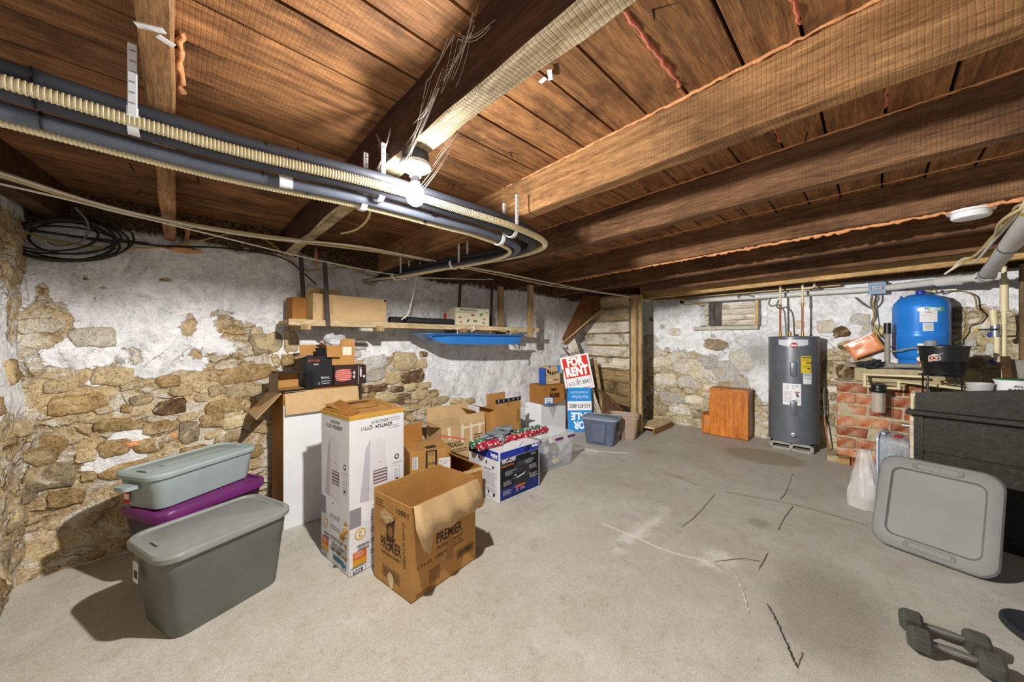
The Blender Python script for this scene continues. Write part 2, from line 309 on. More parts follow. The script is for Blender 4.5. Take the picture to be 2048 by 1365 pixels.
def stone_mat(name, c1, c2, c3):
    t = NT(name); n = t.noise(14, 6, .7, dist=.6); g = t.noise(60, 4, .7); f = t.noise(190, 2)
    k = t.mix(t.ramp(n, [(.3, 0), (.65, 1)]), lin(c1), lin(c2)); k = t.mix(t.ramp(g, [(.48, 0), (.68, .8)]), k, lin(c3))
    k = t.mix(t.ramp(t.noise(6, 6, .7, dist=.8), [(.52, 0), (.62, .8)]), k, lin('bda983')); k = t.mix(t.ramp(t.noise(4.3, 6, .72, dist=.9), [(.58, 0), (.66, .7)]), k, lin('d6d0c4'))
    k = t.mix(.4, k, t.ramp(f, [(.3, 0), (.7, 1)]), 'OVERLAY')
    k = t.hsv(k, t.math('MULTIPLY_ADD', t.rand(), .4, .8))
    t.bump(t.math('ADD', n, t.math('MULTIPLY', g, .6)), .7, .015)
    MC[name] = t.out(k, .88, 0, .2); return MC[name]
STONE = {1: stone_mat('stone_brown', '80683f', 'ab9066', '463520'), 2: stone_mat('stone_grey_brown', '756650', '9c8d74', '453a2a'), 3: stone_mat('stone_dark', '4a3826', '7b6044', '2a1e12'),
         4: stone_mat('stone_tan', 'a18c66', 'c6b593', '665335'), 5: stone_mat('stone_pale_grey', '9c9a94', 'c4c3be', '6e6a62'), 6: stone_mat('stone_sandy', 'ab966c', 'cdbd98', '70603c'), 7: stone_mat('stone_whitewashed', 'b3a88e', 'dcd8ce', '8c7f66'), 8: stone_mat('stone_limewash_grey', '9d968a', 'cfccc6', '756c5c')}
CARD = M('cardboard', 'b58549', .75, .10, 6, .06, 40); CARD_IN = M('cardboard_inside', 'a8783f', .8, .1, 6, .06, 40)
CARD2 = M('cardboard_pale', 'c4a578', .75, .10, 6, .06, 40); CARD_D = M('cardboard_deep', 'a06c30', .75, .12, 6, .06, 40)
WHITEC = M('white_board', 'dedfe2', .6, .05, 5, .03, 40); BLACKC = M('black_board', '1f2024', .5, .15, 6, .04, 40)
PGREY = M('plastic_grey', '696b66', .5, .12, 7, .12, 160); PGREYL = M('plastic_grey_lid', '8b8e89', .45, .1, 7, .1, 160); PLGREY = M('plastic_light_grey', '9dabab', .45, .07, 7, .08, 160); PPURP = M('plastic_purple', '6a2766', .35, .12, 7, .08, 160)
PDARKP = M('plastic_dark_plum', '3a2430', .5, .12, 7, .1, 120); PSLATE = M('plastic_slate', '5a6478', .5, .2, 9, .15, 130); PSLATEL = M('plastic_slate_lid', '8693a4', .45, .12, 9, .1, 130)
PTAN = M('plastic_tan', 'a08b78', .55, .12, 8, .1, 130); PLID = M('plastic_lid_grey', '777875', .5, .1, 4, .15, 170)
WHITEP = M('white_plastic', 'e6e8ec', .4, .04, 8, .03, 60); CREAM = M('cream_pvc', 'd8cba4', .45, .08, 8, .05, 60); CREAMW = M('white_pvc', 'c9c8c4', .45, .10, 6, .05, 60); GREYPVC = M('grey_pvc', '8f8a82', .5, .12, 8, .06, 60)
BLACKR = M('black_rubber', '2a2b2e', .7, .2, 12, .15, 120); BLACKP = M('black_plastic', '1b1c1d', .35, .15, 8, .06, 90); COPPER = M('copper_pipe', '8a4f2e', .4, .3, 14, .08, 80, .6); BRASS = M('brass', 'b48a4a', .4, .2, 14, .06, 80, .6)
STEEL = M('galvanised_steel', '9aa0a6', .4, .15, 12, .06, 80, .7); IRON = M('cast_iron', '5a5a54', .45, .25, 14, .3, 90, .35); FOAM = M('orange_foam', 'd99a68', .8, .18, 30, .3, 90); FOAMP = M('pink_foam', 'c4705a', .8, .18, 30, .3, 90)
BOARD = wood('ceiling_board', '5f3f27', 'ab7a4e', 0, 4., .1, .16, .75, .7); JOIST = wood('joist_wood', '6f4c2c', 'b0865a', 1, 4., .6, .1, .8, .5); JOISTP = wood('joist_worn_pale', '8f7756', 'd6c6a6', 1, 4., .8, .05, .85, .8); JOISTD = wood('joist_side_shade', '2e1d14', '5c3e2c', 1, 4., .2, .03, .85, .3)  # darkest joist wood has the shade of the lamp joist's unlit sides painted in
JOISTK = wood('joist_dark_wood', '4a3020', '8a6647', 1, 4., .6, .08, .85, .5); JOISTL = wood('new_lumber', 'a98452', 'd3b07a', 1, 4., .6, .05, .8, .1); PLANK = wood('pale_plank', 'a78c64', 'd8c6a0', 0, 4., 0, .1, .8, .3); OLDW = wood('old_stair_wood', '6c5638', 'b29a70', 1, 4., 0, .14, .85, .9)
OLDWW = wood('whitewashed_wood', 'a99c84', 'dcd6c8', 1, 5., 0, .1, .85, .9); POSTW = wood('post_wood', '8a7350', 'c0a67a', 2, 4., 0, .1, .8, .4); DARKW = wood('dark_timber', '38281a', '6a4c30', 0, 4., .3, .1, .85, .4)
CHERRY = wood('cherry_veneer', 'a85a1e', 'd08338', 2, 3., 0, .02, .4); DESK = wood('dark_desk', '22211c', '3a382f', 0, 3., 0, .05, .5, .3); REDW = wood('red_brown_panel', '5e2a18', '8e4c2c', 2, 3., 0, .05, .7, .6)
# concrete floor
t = NT('concrete_floor'); n1 = t.noise(.9, 7, .65, dist=.3); n2 = t.noise(6, 7, .72, dist=.5); n3 = t.noise(55, 4, .7); n4 = t.noise(210, 2)
k = t.mix(t.ramp(n1, [(.3, 0), (.7, 1)]), lin('a7a297'), lin('c1bfb9')); k = t.mix(t.ramp(n2, [(.35, .5), (.7, 0)]), k, lin('9f957f'))
k = t.mix(t.ramp(n3, [(.60, 0), (.74, .4)]), k, lin('6a6254')); k = t.mix(t.ramp(t.noise(3.1, 6, .7), [(.6, 0), (.75, .45)]), k, lin('78705f'))
k = t.mix(t.ramp(t.math('ADD', t.attr('stain'), t.math('MULTIPLY_ADD', n2, .7, -.35)), [(.42, 0), (.56, .6)]), k, lin('8a7654'))
k = t.mix(t.ramp(t.math('ADD', t.attr('scuff'), t.math('MULTIPLY_ADD', n2, .9, -.45)), [(.4, 0), (.75, .45)]), k, lin('6a6256'))
k = t.mix(t.ramp(t.math('ADD', t.attr('pale'), t.math('MULTIPLY_ADD', n2, .9, -.45)), [(.4, 0), (.6, .6)]), k, lin('d6d3cc'))
k = t.mix(.2, k, t.ramp(n4, [(.32, 0), (.68, 1)]), 'OVERLAY'); k = t.mix(t.ramp(t.noise(16, 6, .75, dist=.6), [(.54, 0), (.72, .45)]), k, lin('7c7465'))
t.bump(t.math('ADD', t.math('MULTIPLY', n2, .6), t.math('ADD', t.math('MULTIPLY', n3, .4), t.math('MULTIPLY', n4, .12))), .22, .008)
FLOOR = t.out(k, t.math('MULTIPLY_ADD', n2, .3, .5), 0, .3)
# ---------------------------------------------------------------- setting: floor, walls
def attr_mesh(name, verts, faces, mat, attrs):
    me = bpy.data.meshes.new(name); me.from_pydata(verts, [], faces); me.materials.append(mat)
    for k, vals in attrs.items(): a = me.attributes.new(k, 'FLOAT', 'POINT'); a.data.foreach_set('value', vals)
    me.shade_smooth(); o = bpy.data.objects.new(name, me); link(o); return struct(o)
def grid(ns, nz): return [(j*(ns+1)+i, j*(ns+1)+i+1, (j+1)*(ns+1)+i+1, (j+1)*(ns+1)+i) for j in range(nz) for i in range(ns)]
def g2(x, y, cx, cy, rx, ry): return math.exp(-((x-cx)/rx)**2-((y-cy)/ry)**2)
x0, x1, y0, y1, nx, ny = -1.2, 6.6, -2.6, 4.1, 200, 170
V = []; St = []; Sc = []; Pa = []
for j in range(ny+1):
    for i in range(nx+1):
        x = x0+(x1-x0)*i/nx; y = y0+(y1-y0)*j/ny
        V.append((x, y, .004*noise.noise(Vector((x*1.1, y*1.1, 0)))-.002-.001*noise.noise(Vector((x*9, y*9, 3)))))
        St.append(1.1*g2(x, y, 5.15, .95, .35, .45)+.5*g2(x, y, 4.3, 2.0, .5, .3)+.5*g2(x, y, 3.75, 1.45, .12, .5))
        Sc.append(.75*g2(x, y, 3.25, .62, .12, .1)+.75*g2(x, y, 2.3, .15, .45, .3)+.5*g2(x, y, 2.8, .25, .5, .35))
        Pa.append(.6*g2(x, y, 2.6, 1.2, .7, .12)+.8*g2(x, y, 3.8, 2.55, .15, .25)+.5*g2(x, y, 2.5, .7, .3, .2)+.35*g2(x, y, 1.0, .8, .9, .6))
floor = attr_mesh('floor', V, grid(nx, ny), FLOOR, dict(stain=St, scuff=Sc, pale=Pa))
def crack(pts, w, m, seed):
    r = random.Random(seed); L = []; Rr = []; pts = smooth(pts, 8)
    b = MB(); n = len(pts)
    for i, p in enumerate(pts):
        t = (pts[min(i+1, n-1)]-pts[max(i-1, 0)]).normalized(); q = Vector((-t.y, t.x, 0)); j = (r.random()-.5)*w*2; ww = w*(.3+r.random())*(.3 if i in (0, n-1) else 1)
        L.append(p+q*(j+ww)); Rr.append(p+q*(j-ww))
    for i in range(n-1): b.add([L[i]+Vector((0, 0, .0035)), Rr[i]+Vector((0, 0, .0035)), Rr[i+1]+Vector((0, 0, .0035)), L[i+1]+Vector((0, 0, .0035)), L[i]-Vector((0, 0, .006)), Rr[i]-Vector((0, 0, .006)), Rr[i+1]-Vector((0, 0, .006)), L[i+1]-Vector((0, 0, .006))], [(0, 1, 2, 3), (0, 4, 7, 3), (1, 5, 6, 2)])
    return b.build('crack', m, floor)
DARKC = M('crack_dirt', '7d7260', .95, .3, 30, .2, 90); PALEC = M('crack_patch', 'cfc9bd', .9, .15, 30, .2, 90)
crack([(2.268,0.395,0.000), (2.177,0.344,0.000), (2.061,0.291,0.000), (1.982,0.259,0.000), (1.919,0.227,0.000)], .0035, M('crack_dark', '3f382d', .95, .3, 30, .2, 90), 1)
crack([(3.694,1.574,0.000), (3.706,1.375,0.000), (3.661,1.195,0.000)], .002, DARKC, 2)
crack([(3.675,0.962,0.000), (3.783,0.604,0.000), (3.813,0.471,-0.000), (3.808,0.249,0.000), (3.775,0.036,0.000)], .0018, DARKC, 3)
crack([(4.705,0.598,0.000), (4.082,0.570,0.000), (3.850,0.579,0.000)], .0012, DARKC, 4)
crack([(3.767,0.479,0.000), (3.496,0.494,0.000), (3.210,0.495,0.000)], .0015, DARKC, 5)
crack([(2.813,0.489,0.000), (2.684,0.490,0.000), (2.576,0.493,0.000)], .0022, DARKC, 6)
crack([(2.465,0.702,0.000), (2.615,0.600,0.000), (2.676,0.505,0.000)], .0018, DARKC, 7)
crack([(2.365,1.449,0.000), (2.369,1.188,0.000), (2.367,0.942,0.000), (2.442,0.724,0.000)], .003, PALEC, 8)
crack([(3.549,1.010,-0.000), (3.039,0.992,0.000), (2.753,1.004,0.000)], .0014, DARKC, 9)
crack([(2.420,0.581,0.000), (2.281,0.511,0.000), (2.125,0.448,0.000)], .003, PALEC, 10)
crack([(3.815,2.594,0.000), (3.910,2.361,0.000), (4.100,2.122,0.000)], .005, PALEC, 11)
crack([(1.926,0.230,0.000), (1.998,0.226,0.000), (2.029,0.224,0.000)], .002, DARKC, 12)
def interp(tb, s):
    if s <= tb[0][0]: return tb[0][1]
    for (a, b), (c, d) in zip(tb, tb[1:]):
        if s <= c: return b+(d-b)*(s-a)/(c-a)
    return tb[-1][1]
def make_wall(name, O, D, L, H, mat, zb, bl, seed, step=.022, greys=(), dark0=2.1, amp=1., hole=None):
    D = Vector(D+(0,)).normalized(); Nn = Vector((D.y, -D.x, 0)); ns = int(L/step); nz = int(H/step); V = []; P = []; Dk = []; G = []; off = {}
    for j in range(nz+1):
        for i in range(ns+1):
            s = L*i/ns; z = H*j/nz; q = Vector((s, z, seed))
            p = .5+max(-.45, min(.45, (z-interp(zb, s))*1.9))
            for (bs, bz, rs, rz, a) in bl:
                if abs(s-bs) < rs*3 and abs(z-bz) < rz*3: p += a*.8*g2(s, z, bs, bz, max(rs, .02), max(rz, .02))
            d = .028*noise.fractal(q*1.7, 1., 2., 4)+.012*noise.fractal(q*8, 1., 2., 3)*(1.3-min(1, max(0, p)))+.004*noise.noise(q*30)
            d *= amp
            if z < .25: d += .04*(1-z/.25)*(.5+noise.noise(q*3))
            if hole and hole[0] < s < hole[1] and hole[2] < z < hole[3]: d -= .17
            pt = Vector((O[0], O[1], 0))+D*s+Nn*d; V.append((pt.x, pt.y, z)); P.append(p)
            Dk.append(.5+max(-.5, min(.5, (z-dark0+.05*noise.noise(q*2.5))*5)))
            G.append(min(.9, sum(g2(s, z, *g_) for g_ in greys)) if greys else 0.)
    o = attr_mesh(name, V, grid(ns, nz), mat, dict(plaster=P, dark=Dk, grey=G))
    def at(s, z, off=0.):
        i = min(ns, max(0, int(s/L*ns+.5))); j = min(nz, max(0, int(z/H*nz+.5))); v = Vector(V[j*(ns+1)+i]); b = Vector((O[0], O[1], 0))+D*s
        return Vector((b.x, b.y, z))+Nn*((v-b).to_2d().dot(Nn.to_2d())+off)
    return o, at, D, Nn
def stone(wallinfo, s, z, w, h, rot, kind, seed, proud=.012):
    o, at, D, Nn = wallinfo; r = random.Random(seed); n = 14; b = MB(); rings = []
    pts = []
    for i in range(n):
        a = 2*math.pi*i/n; ca, sa = math.cos(a), math.sin(a); k = (abs(ca)**5+abs(sa)**5)**(-1/5)*(.80+.27*r.random())
        pts.append((ca*w/2*k, sa*h/2*k))
    cr, sr = math.cos(R(rot)), math.sin(R(rot)); c0 = at(s, z, 0)
    for sc, dp in ((1.05, -.03), (1., proud*.55), (.9, proud), (.5, proud*1.1)):
        rg = []
        for x, y in pts:
            x2, y2 = x*cr-y*sr, x*sr+y*cr; base = at(s+x2*sc, z+y2*sc)
            mid = c0.lerp(base, .6) if False else base
            e = dp+(r.random()-.5)*proud*.5
            rg.append(Vector((mid.x, mid.y, z+y2*sc))+Nn*e)
        rings.append(rg)
    b.loft(rings, (False, True))
    return b.build('stone', STONE[kind], o, smooth=50)
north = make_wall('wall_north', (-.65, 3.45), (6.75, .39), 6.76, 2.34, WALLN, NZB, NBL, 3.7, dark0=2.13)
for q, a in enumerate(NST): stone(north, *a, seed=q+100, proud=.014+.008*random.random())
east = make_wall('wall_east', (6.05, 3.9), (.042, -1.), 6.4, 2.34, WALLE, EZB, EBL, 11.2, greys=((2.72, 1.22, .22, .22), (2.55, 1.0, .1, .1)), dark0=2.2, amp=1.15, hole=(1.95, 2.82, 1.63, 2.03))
for q, a in enumerate(EST): stone(east, *a[:5], {1: 8, 4: 7, 6: 7}.get(a[5], a[5]), seed=q+300, proud=.010+.010*random.random())
rr = random.Random(5)
for q in range(26):
    s_, z_ = .3+rr.random()*4.2, .1+rr.random()*.95
    if z_ > interp(NZB, s_)-.12: continue
    stone(north, s_, z_, .12+.14*rr.random(), .06+.06*rr.random(), rr.uniform(-6, 12), rr.choice((1, 4, 6, 2)), 500+q, .012)
for q in range(30):
    s_, z_ = rr.choice((rr.uniform(1.3, 2.9), rr.uniform(3.4, 4.2))), .1+rr.random()*.95
    if z_ > interp(EZB, s_)-.12: continue
    stone(east, s_, z_, .1+.12*rr.random(), .05+.05*rr.random(), rr.uniform(-4, 12), rr.choice((7, 4, 8, 7)), 600+q, .012)
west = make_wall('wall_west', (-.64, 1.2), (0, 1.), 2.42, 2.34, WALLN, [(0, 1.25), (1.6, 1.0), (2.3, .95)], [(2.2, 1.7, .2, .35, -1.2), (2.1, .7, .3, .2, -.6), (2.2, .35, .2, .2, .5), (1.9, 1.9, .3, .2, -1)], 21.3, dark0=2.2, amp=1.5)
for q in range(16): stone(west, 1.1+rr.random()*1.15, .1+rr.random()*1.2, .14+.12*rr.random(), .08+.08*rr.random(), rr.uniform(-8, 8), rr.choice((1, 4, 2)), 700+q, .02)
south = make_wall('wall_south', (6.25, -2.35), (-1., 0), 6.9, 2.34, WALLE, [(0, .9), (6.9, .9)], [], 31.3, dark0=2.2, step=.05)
# ---------------------------------------------------------------- ceiling: boards, joists
ceil = MB().box((2.6, .8, 2.385), (7.8, 6.7, .03)).build('ceiling', M('subfloor_dark', '0c0806', .95)); struct(ceil)
yy = -2.4; k = 0; BY = []
while yy < 3.75:
    w = rr.uniform(.15, .2)
    if k < 0: pass
    b = MB(); nseg = 26; xs = [-1.1+7.5*i/nseg for i in range(nseg+1)]
    j1, j2 = rr.uniform(-.002, .002), rr.uniform(-.002, .002)
    rings = [[(0+x-2.65, -w/2+.0055+.002*noise.noise(Vector((x*3, k, 0))), -.012+.002*noise.noise(Vector((x*2, k, 5)))), (x-2.65, w/2-.0055+.002*noise.noise(Vector((x*3, k, 9))), -.012+.002*noise.noise(Vector((x*2, k, 5)))+j1), (x-2.65, w/2-.005, .012), (x-2.65, -w/2+.005, .012)] for x in xs]
    b.loft(rings); o = b.build('board', BOARD, ceil, loc=(2.65, yy+w/2, 2.348)); BY.append(yy); yy += w; k += 1
nb = MB().lathe([(.0035, .0), (.003, -.03), (.0008, -.045)], 6); NAIL = M('rusty_nail', '2c201a', .7, .2)
first = None
for q in range(64):
    x = rr.choice([-.03, .66, 1.43, 2.17])+rr.choice((-1, 1))*rr.uniform(.08, .32); y = rr.choice(BY)+rr.uniform(.02, .15)
    if y < .1 and x < .8: continue
    if first is None: first = nb.build('nail', NAIL, ceil, smooth=True); o = first
    else: o = bpy.data.objects.new('nail', first.data); link(o, ceil)
    o.location = (x, y, 2.338); o.rotation_euler = (rr.uniform(-.5, .5), rr.uniform(-.5, .5), 0); s = rr.uniform(.6, 1.2); o.scale = (1, 1, s)
def joist(a, b, w, z0=2.13, z1=2.336, m=JOIST, rough=.006, seed=0, name='ceiling_joist', mside=None):
    """a, b: centre line ends in plan"""
    a, b = Vector(a+(0,)), Vector(b+(0,)); L = (b-a).length; ang = math.atan2(-(b.x-a.x), b.y-a.y); n = max(8, int(L/.12)); mb = MB(); rings = []
    for i in range(n+1):
        y = L*i/n; f = lambda k_: rough*noise.noise(Vector((y*2.3, seed*5.1, k_)))+rough*.5*noise.noise(Vector((y*9, seed*5.1, k_+20)))
        h = z1-z0; e = .006
        rings.append([(-w/2+f(1), y, h), (-w/2+f(2), y, e+f(3)), (-w/2+e+f(2), y, f(3)), (w/2-e+f(4), y, f(5)), (w/2+f(4), y, e+f(5)), (w/2+f(6), y, h)])
    mb.loft(rings)
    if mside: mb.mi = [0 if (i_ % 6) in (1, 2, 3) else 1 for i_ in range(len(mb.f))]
    o = mb.build(name, [m, mside] if mside else m, smooth=35, loc=(a.x, a.y, z0)); o.rotation_euler = (0, 0, ang); return struct(o)
joist((-.72, 2.2), (-.5, 3.5), .09, seed=1, m=DARKW)
joist((-.045, -2), (-.02, 3.5), .062, 2.115, seed=2)
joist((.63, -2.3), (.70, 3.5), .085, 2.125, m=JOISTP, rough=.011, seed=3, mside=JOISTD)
joist((1.375, -2.3), (1.55, 3.55), .085, seed=4)
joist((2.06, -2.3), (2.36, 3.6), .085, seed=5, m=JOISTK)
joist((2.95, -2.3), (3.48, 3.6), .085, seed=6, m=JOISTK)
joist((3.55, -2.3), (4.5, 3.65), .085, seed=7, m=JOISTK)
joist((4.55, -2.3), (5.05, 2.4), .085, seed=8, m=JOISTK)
joist((5.02, -2.3), (5.72, 2.75), .09, 2.10, m=JOISTL, rough=.003, seed=9)
joist((6.0, -2.3), (5.9, 3.6), .1, 2.12, m=DARKW, seed=10)
def bead(pts, r, m, seed, parent):
    P = smooth(pts, max(6, int((Vector(pts[-1])-Vector(pts[0])).length/(len(pts)-1)/.02))); q = random.Random(seed)
    return MB().tube([p+Vector((q.uniform(-1, 1), q.uniform(-1, 1), q.uniform(-1, 1)))*r*.5 for p in P], [r*q.uniform(.5, 1.4) for _ in P], 6).build('foam_bead', m, parent, smooth=70)
for (a, b, r, m, s) in [((1.325, -1.2, 2.334), (1.47, 1.9, 2.334), .006, FOAM, 1), ((2.04, -1.2, 2.334), (2.24, 2.2, 2.334), .005, FOAM, 2), ((2.94, -1.2, 2.334), (3.2, 2.2, 2.334), .005, FOAM, 3), ((3.07, -.9, 2.125), (3.44, 2.9, 2.125), .012, FOAM, 4), ((.015, 1.45, 2.33), (.015, 1.75, 2.30), .011, FOAM, 5)]:
    bead([a, tuple((x+y)/2 for x, y in zip(a, b)), b], r, m, s, ceil)
for i, y in enumerate(BY):
    if y > -1 and y < 2.2 and i % 2 == 0:
        bead([(1.5, y, 2.338), (1.75, y, 2.336), (2.05, y, 2.338)], .006, FOAMP, 20+i, ceil)
    if y > -.8 and y < .5 and i % 2 == 1:
        bead([(.75, y, 2.338), (1.0, y, 2.337), (1.33, y, 2.338)], .008, FOAMP, 40+i, ceil)
# ---------------------------------------------------------------- lamp
bx, by, bz = BULB
L = thing('bare_bulb_lamp', 'white porcelain lampholder with lit bare bulb under the worn pale joist', 'lamp', (bx, by, 2.125))
MB().lathe([(.05, 0), (.052, -.01), (.052, -.04), (.05, -.042)], 24).build('junction_box', M('dark_box', '4a4e58', .5, .1), L, smooth=40)
MB().lathe([(.058, -.04), (.062, -.046), (.06, -.054), (.05, -.062), (.03, -.070), (.024, -.078), (.022, -.088)], 28).build('lampholder', WHITEP, L, smooth=50)
MB().lathe([(.016, -.086), (.0175, -.091), (.0155, -.096), (.0175, -.101), (.016, -.106), (.018, -.112)], 16).build('bulb_screw', STEEL, L, smooth=50)
t = NT('lit_bulb_glass'); t.n.remove(t.b)
em = t.new('ShaderNodeEmission'); em.inputs[0].default_value = (.93, .97, 1, 1); em.inputs[1].default_value = 14; tr = t.new('ShaderNodeBsdfTransparent'); mx = t.new('ShaderNodeMixShader'); mx.inputs[0].default_value = .5
t.l.new(tr.outputs[0], mx.inputs[1]); t.l.new(em.outputs[0], mx.inputs[2]); t.l.new(mx.outputs[0], t.n['Material Output'].inputs[0])
MB().lathe([(.016, -.11), (.019, -.118), (.028, -.134), (.035, -.155), (.035, -.172), (.027, -.190), (.013, -.200), (.001, -.202)], 24).build('bulb', t.m, L, smooth=80)
ld = bpy.data.lights.new('bulb_light', 'POINT'); ld.energy = BULB_POWER; ld.color = (1, .965, .92); ld.shadow_soft_size = .026; ld.use_nodes = True
n_ = ld.node_tree.nodes; fo = n_.new('ShaderNodeLightFalloff'); fo.inputs['Strength'].default_value = 1.; lk = ld.node_tree.links
m1 = n_.new('ShaderNodeMath'); m1.operation = 'MULTIPLY_ADD'; m1.inputs[1].default_value = .2; lk.new(fo.outputs['Linear'], m1.inputs[0]); m1.inputs[2].default_value = .25
m2 = n_.new('ShaderNodeMath'); m2.operation = 'MULTIPLY_ADD'; m2.inputs[1].default_value = .6; lk.new(fo.outputs['Constant'], m2.inputs[0]); lk.new(m1.outputs[0], m2.inputs[2]); lk.new(m2.outputs[0], n_['Emission'].inputs['Strength'])
lo = bpy.data.objects.new('bulb_light', ld); link(lo, L); lo.location = (0, 0, bz-2.125)
# ---------------------------------------------------------------- insulated pipe run hung under the joists
def run(off_y, off_z, end, bend=.0, x0=-.60):
    z = 2.0+off_z; y = 1.43+off_y
    b = 1.62-bend
    return [(x0, y+.06, z+.005), (-.4, y+.03, z), (.1, y+.02, z-.005), (.55, y-.04, z), (.95, y-.05, z), (1.25-bend, y-.05, z), (b-.06, y+.02, z-.005), (b+.03, y+.22, z-.01), (b+.02, y+.55, z-.005), (b-.05, y+.95, z), (b-.09, 2.9, z+.01), end]
def corr(path, r, name, label):
    P = smooth(path, 8); D = [0]
    for a, b in zip(P, P[1:]): D.append(D[-1]+(b-a).length)
    n = int(D[-1]/.0023); Q = []; j = 0
    for i in range(n+1):
        d = D[-1]*i/n
        while j < len(P)-2 and D[j+1] < d: j += 1
        Q.append(P[j].lerp(P[j+1], (d-D[j])/max(1e-9, D[j+1]-D[j])))
    return tag(MB().tube(Q, [r, r, r*.86, r*.86], 10).build(name, CREAM, smooth=30), label, 'conduit')
corr(run(-.062, .0, (1.60, 3.44, 2.02), -.06), .017, 'corrugated_conduit', 'cream corrugated conduit along the lamp side of the black insulated pipes')
corr(run(.095, -.04, (1.38, 3.44, 2.0), .09), .011, 'corrugated_conduit', 'thinner cream corrugated conduit along the wall side of the insulated pipes')
FOAMB = M('pipe_insulation', '3c3f47', .6, .2, 10, .15, 120); FOAMG = M('pipe_insulation_grey', '5d6370', .5, .2, 10, .12, 120)
for lab, oy, oz, r, m, bnd in (('thick black foam insulated pipe beside the cream corrugated conduit', -.01, .005, .026, FOAMB, .0), ('grey foam insulated pipe at the wall side of the hooks', .058, -.022, .022, FOAMG, .06), ('black insulated pipe squeezed above the others against the joists', -.022, .05, .02, FOAMB, -.02)):
    o = tag(MB().tube(run(oy, oz, (1.46+oy*-1, 3.44, 2.02+oz), bnd), r, 12, res=7).build('insulated_pipe', m, smooth=60), lab, 'pipe', 'insulated pipes on the hooks')
    for x in (-.25, .22, .36, .84):
        MB().tube([(x, 1.43+oy+.02-.05*max(0, min(1, (x-.1)/.5)), 2+oz-.002), (x+.004, 1.43+oy+.02-.05*max(0, min(1, (x-.1)/.5)), 2+oz-.002)], r*1.1, 12).build('cable_tie', BLACKP, o)
MB().tube([(.27, 1.477, 1.975), (.31, 1.472, 1.977)], .0245, 14).build('tape_wrap', WHITEP, bpy.data.objects['insulated_pipe.001'])
HOOKS = [((-.02, 1.40, 1), (-.08, 1.42, 2.015), 0, 'screwed to the narrow joist'), ((.62, 1.41, 2), (.60, 1.40, 2.01), 0, 'beside the lamp'), ((.58, 1.50, 2), (.56, 1.475, 1.985), 0, 'behind the lamp'),
         ((1.33, 1.40, 3), (1.33, 1.38, 2.01), 0, 'on the face of the wide joist by the pipe bend'), ((1.33, 1.50, 3), (1.31, 1.46, 1.98), 0, 'on the wide joist, wall side of the bend'),
         ((1.66, 2.2, 0), (1.60, 2.2, 2.0), 90, 'past the bend, nearest the lamp'), ((1.56, 2.2, 0), (1.52, 2.2, 1.985), 90, 'past the bend, second of the pair'), ((1.58, 2.95, 0), (1.50, 2.95, 2.0), 90, 'close to the stone wall'), ((1.50, 2.95, 0), (1.42, 2.95, 1.985), 90, 'close to the stone wall, inner one')]
for (a, c, rz, lab) in HOOKS:
    h = thing('pipe_hook', 'white plastic pipe hook '+lab, 'hook', (c[0], c[1], c[2]), rz, 'pipe hooks')
    MB().tube([(.0, .038*math.cos(R(q)), .042*math.sin(R(q))) for q in range(150, 372, 15)], .0, 4).v
    ring = MB(); prof = [(.038*math.cos(R(q)), .040*math.sin(R(q))) for q in range(165, 376, 14)]
    rg = [[(-.011, y*1.0, z), (.011, y, z), (.011, y*1.13, z*1.13), (-.011, y*1.13, z*1.13)] for y, z in prof]; ring.loft(rg); ring.build('hook', WHITEP, h, smooth=50)
    st = MB().box((0, -.041, .085), (.018, .007, .19))
    for q in range(6): st.box((.0, -.045, .02+q*.028), (.012, .003, .004), m=1)
    st.build('strap', [WHITEP, M('strap_slot', '8d93a0', .5)], h, bevel=.0015)
# ---------------------------------------------------------------- cables
YEL = M('yellow_cable', 'b99a45', .5, .1, 20, .03); WHT = M('white_cable', 'dcd8cc', .5, .06, 20, .03); CRM = M('cream_cable', 'cdbd8e', .5, .1, 20, .03); BLK = M('black_cable', '24231f', .5, .2, 20, .03); GRY = M('grey_cable', '6f6f6a', .5, .2, 20, .03)
base = [(-.64, 2.36, 2.09), (-.5, 2.42, 2.09), (-.18, 2.68, 2.09), (.35, 2.76, 2.10), (.89, 2.60, 2.105), (1.3, 2.56, 2.10), (1.75, 2.56, 2.09), (2.5, 2.62, 2.11), (3.3, 2.70, 2.11), (4.2, 2.66, 2.105), (5.05, 2.60, 2.10), (5.6, 2.58, 2.08)]
CBL = [('thick cream cable at the front of the cable run under the joists', CRM, .009, 0, .0), ('thin yellow cable in the run under the joists', YEL, .006, .03, .006), ('flat white cable in the run under the joists', WHT, .006, -.03, -.012), ('second cream cable twisting in the run under the joists', CRM, .007, .055, -.004), ('grey cable at the back of the run under the joists', GRY, .006, .075, .004)]
for q, (lab, m, r, oy, oz) in enumerate(CBL):
    rs = random.Random(q); pts = [(x+rs.uniform(-.01, .01), y+oy*(.5+rs.random())+rs.uniform(-.012, .012), z+oz-.012-.012*rs.random()) for x, y, z in base]
    tag(MB().tube(pts, r, 7, res=6).build('electric_cable', m, smooth=60), lab, 'cable', 'cables under the joists')
tag(MB().tube([(-.64, 2.4, 2.03), (-.4, 2.55, 2.05), (.1, 2.78, 2.05), (.8, 2.92, 2.01), (1.5, 2.96, 1.99), (2.2, 2.98, 2.05), (2.6, 3.0, 2.1)], .005, 6, res=6).build('electric_cable', WHT, smooth=60), 'taut thin white cable sagging below the cable run', 'cable')
